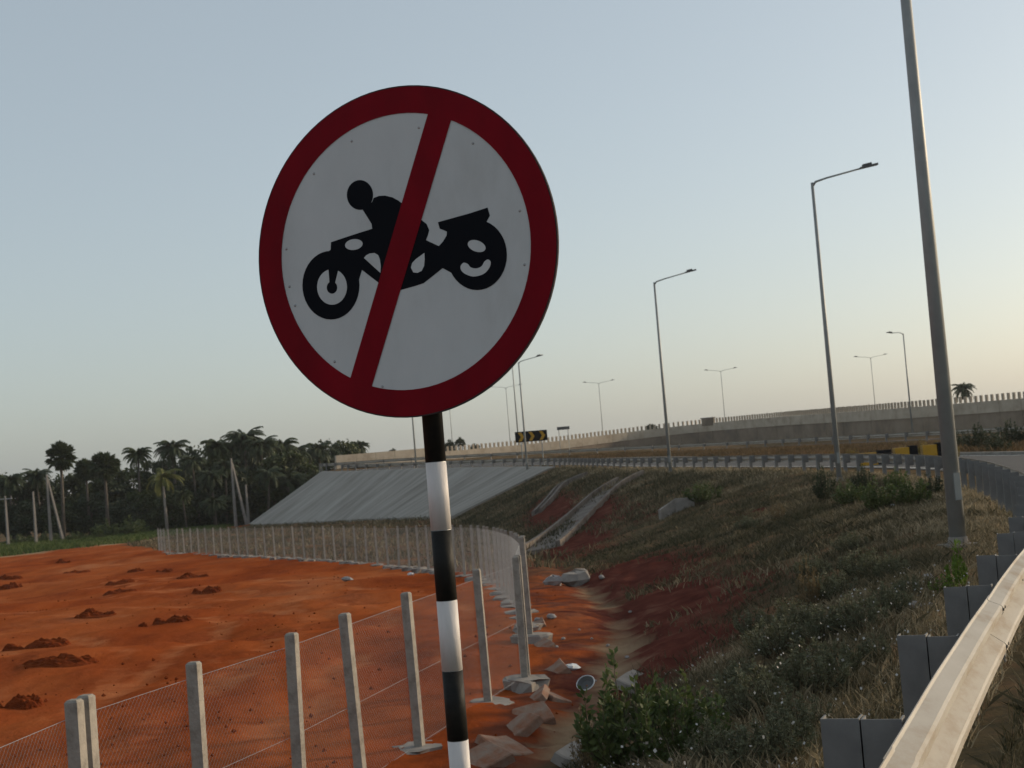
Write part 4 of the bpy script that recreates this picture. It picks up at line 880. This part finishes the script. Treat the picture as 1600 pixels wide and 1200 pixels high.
# broken black and white bowl
p = hit(918, 1084); root = empty('broken_bowl', p + Vector((0, 0, .09)), 'broken dark bowl with a white rim lying in the drain', 'bowl')
b = MB(); n = 20; vv = []
for rr, z in ((.015, 0), (.07, .01), (.11, .05), (.115, .055), (.075, .018)):
    for i in range(n): vv.append((rr * math.cos(2 * math.pi * i / n), rr * math.sin(2 * math.pi * i / n), z))
b.add(vv, [(j * n + i, j * n + (i + 1) % n, (j + 1) * n + (i + 1) % n, (j + 1) * n + i) for j in range(4) for i in range(n)]); o = b.build('bowl', M['lamp_head'], root)
b = MB(); b.tube([(.115 * math.cos(2 * math.pi * i / n), .115 * math.sin(2 * math.pi * i / n), .055) for i in range(n + 1)], .007, 5); b.build('rim', M['plastic'], root)
root.rotation_euler = (R(38), R(-20), 0)
def chute(pts, label, wd=.9, y=None):
    """concrete drainage chute: two low side walls and a bed, down the slope"""
    P = [hit(*c) for c in pts]; ln = Line([(p.x, p.y, p.z) for p in P], .6); root = empty('drainage_chute', P[-1], label, 'drainage chute', 'drainage chutes on the slope'); base = P[-1]
    for nm, a0, a1, hh in (('side_wall', -wd / 2 - .14, -wd / 2 + .06, .28), ('bed', -wd / 2 + .06, wd / 2 - .06, .05), ('side_wall', wd / 2 - .06, wd / 2 + .14, .28)):
        b = MB(); vv = []; q = np.arange(0, ln.len, .8)
        for s_ in q:
            p, t, r = ln.frame(s_)
            for dd, top in ((a0, 0), (a0, 1), (a1, 1), (a1, 0)):
                w_ = p + r * dd; z = tz(w_.x, w_.y, False); vv.append((w_.x - base.x, w_.y - base.y, (z + hh if top else z - .2) - base.z))
        m = len(q); b.add(vv, [(4 * i + k, 4 * i + (k + 1) % 4, 4 * i + 4 + (k + 1) % 4, 4 * i + 4 + k) for i in range(m - 1) for k in range(4)] + [(0, 1, 2, 3), (4 * m - 1, 4 * m - 2, 4 * m - 3, 4 * m - 4)])
        b.build(nm, M['chute'], root)
chute([(985, 748), (950, 768), (915, 800), (880, 830), (838, 868)], 'wider concrete drainage chute down the bare red slope', 1.6)
chute([(915, 746), (880, 760), (858, 785), (835, 808)], 'narrow concrete drainage chute next to the concrete-faced slope', .35)
# culvert box in the slope
p = hit(1062, 800); root = empty('culvert_headwall', p, 'small square concrete culvert headwall set in the grassy slope', 'culvert')
b = MB(); b.box(-.15, .6, 0, .2, -.3, .45); b.build('head_wall', M['concrete_old'], root)
b = MB(); b.add([(-.15, 0, -.3), (-.15, 0, .43), (-.8, -.7, .1), (-.8, -.7, -.3), (-.15, .15, -.3), (-.15, .15, .43), (-.88, -.62, .1), (-.88, -.62, -.3)], [(0, 3, 2, 1), (4, 5, 6, 7), (1, 2, 6, 5), (2, 3, 7, 6), (0, 1, 5, 4)]); b.build('wing_wall', M['concrete_old'], root)

# ------------------------------------------------------------------ chevron board, back of a small sign, hazard blocks, joint block
c = at_y(830, 681.5, 128); zb = tz(c.x, 128, False); rzc = R(4)
root = empty('chevron_board', (c.x, 128, zb), 'black board with three yellow chevrons on two posts beyond the barrier', 'traffic sign', None, rzc)
hc = c.z - zb; W2 = 1.40; H2 = .46
b = MB(); b.box(-W2, W2, 0, .04, hc - H2, hc + H2); b.build('board', M['black'], root)
for k in (-1, 0, 1):
    x = k * .92; b = MB(); pts = [(-.22, .38), (.06, .38), (.30, 0), (.06, -.38), (-.22, -.38), (.02, 0)]
    vv = [(x + px, -.012, hc + pz) for px, pz in pts] + [(x + px, -.002, hc + pz) for px, pz in pts]
    b.add(vv, [(0, 5, 2, 1), (5, 4, 3, 2)] + [(i, (i + 1) % 6, 6 + (i + 1) % 6, 6 + i) for i in range(6)]); b.build('chevron', M['yellow'], root)
for k in (-.9, .9):
    b = MB(); b.tube([(k, .08, -.3), (k, .08, hc + .4)], .045, 8); b.build('post', M['lamp'], root)
c = at_y(880, 669, 160); root = empty('small_sign', (c.x, 160, tz(c.x, 160, False)), 'small dark rectangular sign board above the parapet beside the chevron board', 'traffic sign'); hc = c.z - root.location.z
b = MB(); b.box(-.68, .68, 0, .04, hc - .17, hc + .17); b.build('board', M['lamp_head'], root)
for k in (-.5, .5):
    b = MB(); b.tube([(k, .07, -.3), (k, .07, hc + .15)], .04, 6); b.build('post', M['lamp'], root)
def wall_px(px):
    best = None
    for s_ in np.arange(20, WALL.len, .5):
        p = WALL.at(s_) - EYE; x = 800 + F * p.dot(CR) / p.dot(_f)
        if best is None or abs(x - px) < best[0]: best = (abs(x - px), s_)
    return WALL.frame(best[1])
p, t, r = wall_px(1105); root = empty('parapet_block', p - r * .02, 'pale concrete joint block set in the posted parapet of the flyover', 'parapet block', None, math.atan2(r.y, r.x))
b = MB(); b.box(-.16, .3, -.95, .95, -.85, .06); b.build('block', M['wall'], root)
b = MB(); b.box(-.20, .34, -1.08, 1.08, .06, .16); b.build('cap', M['concrete_old'], root)
for i, (px, py, wp, hp, kind) in enumerate(((1356, 714, 24, 13, 'yellow'), (1381, 709, 20, 12, 'black'), (1408, 707, 22, 15, 'yellow'), (1426, 703, 12, 14, 'black'), (1452, 702, 24, 14, 'yellow'), (1470, 697, 17, 12, 'black'))):
    y = 62; p = at_y(px, py, y); z0 = tz(p.x, y); s_ = y / F
    b = MB(); b.box(-wp * s_ / 2, wp * s_ / 2, -.2, .2, -.1, max(p.z + hp * s_ / 2 - z0, .3)); b.box(-wp * s_ / 2 - .03, wp * s_ / 2 + .03, -.24, .24, -.1, .12)
    o = b.build('kerb_block', M['yellow'] if kind == 'yellow' else M['black']); o.location = (p.x, y, z0)
    tag(o, ('yellow' if kind == 'yellow' else 'black') + ' painted concrete block across the slip road behind the crest shrubs', 'kerb block', kind + ' painted blocks')

# ------------------------------------------------------------------ thin evening haze: one closed box round everything
b = MB(); b.box(-6500, 6500, -900, 7500, -6.5, 24); hz = b.build('haze', bpy.data.materials.new('haze_air')); hz['kind'] = 'stuff'
m = hz.data.materials[0]; m.use_nodes = True; n = m.node_tree; n.nodes.clear(); ou = n.nodes.new('ShaderNodeOutputMaterial'); pv = n.nodes.new('ShaderNodeVolumePrincipled')
pv.inputs['Color'].default_value = (.9, .92, .95, 1); pv.inputs['Density'].default_value = .00015; pv.inputs['Anisotropy'].default_value = .3
n.links.new(pv.outputs[0], ou.inputs['Volume'])
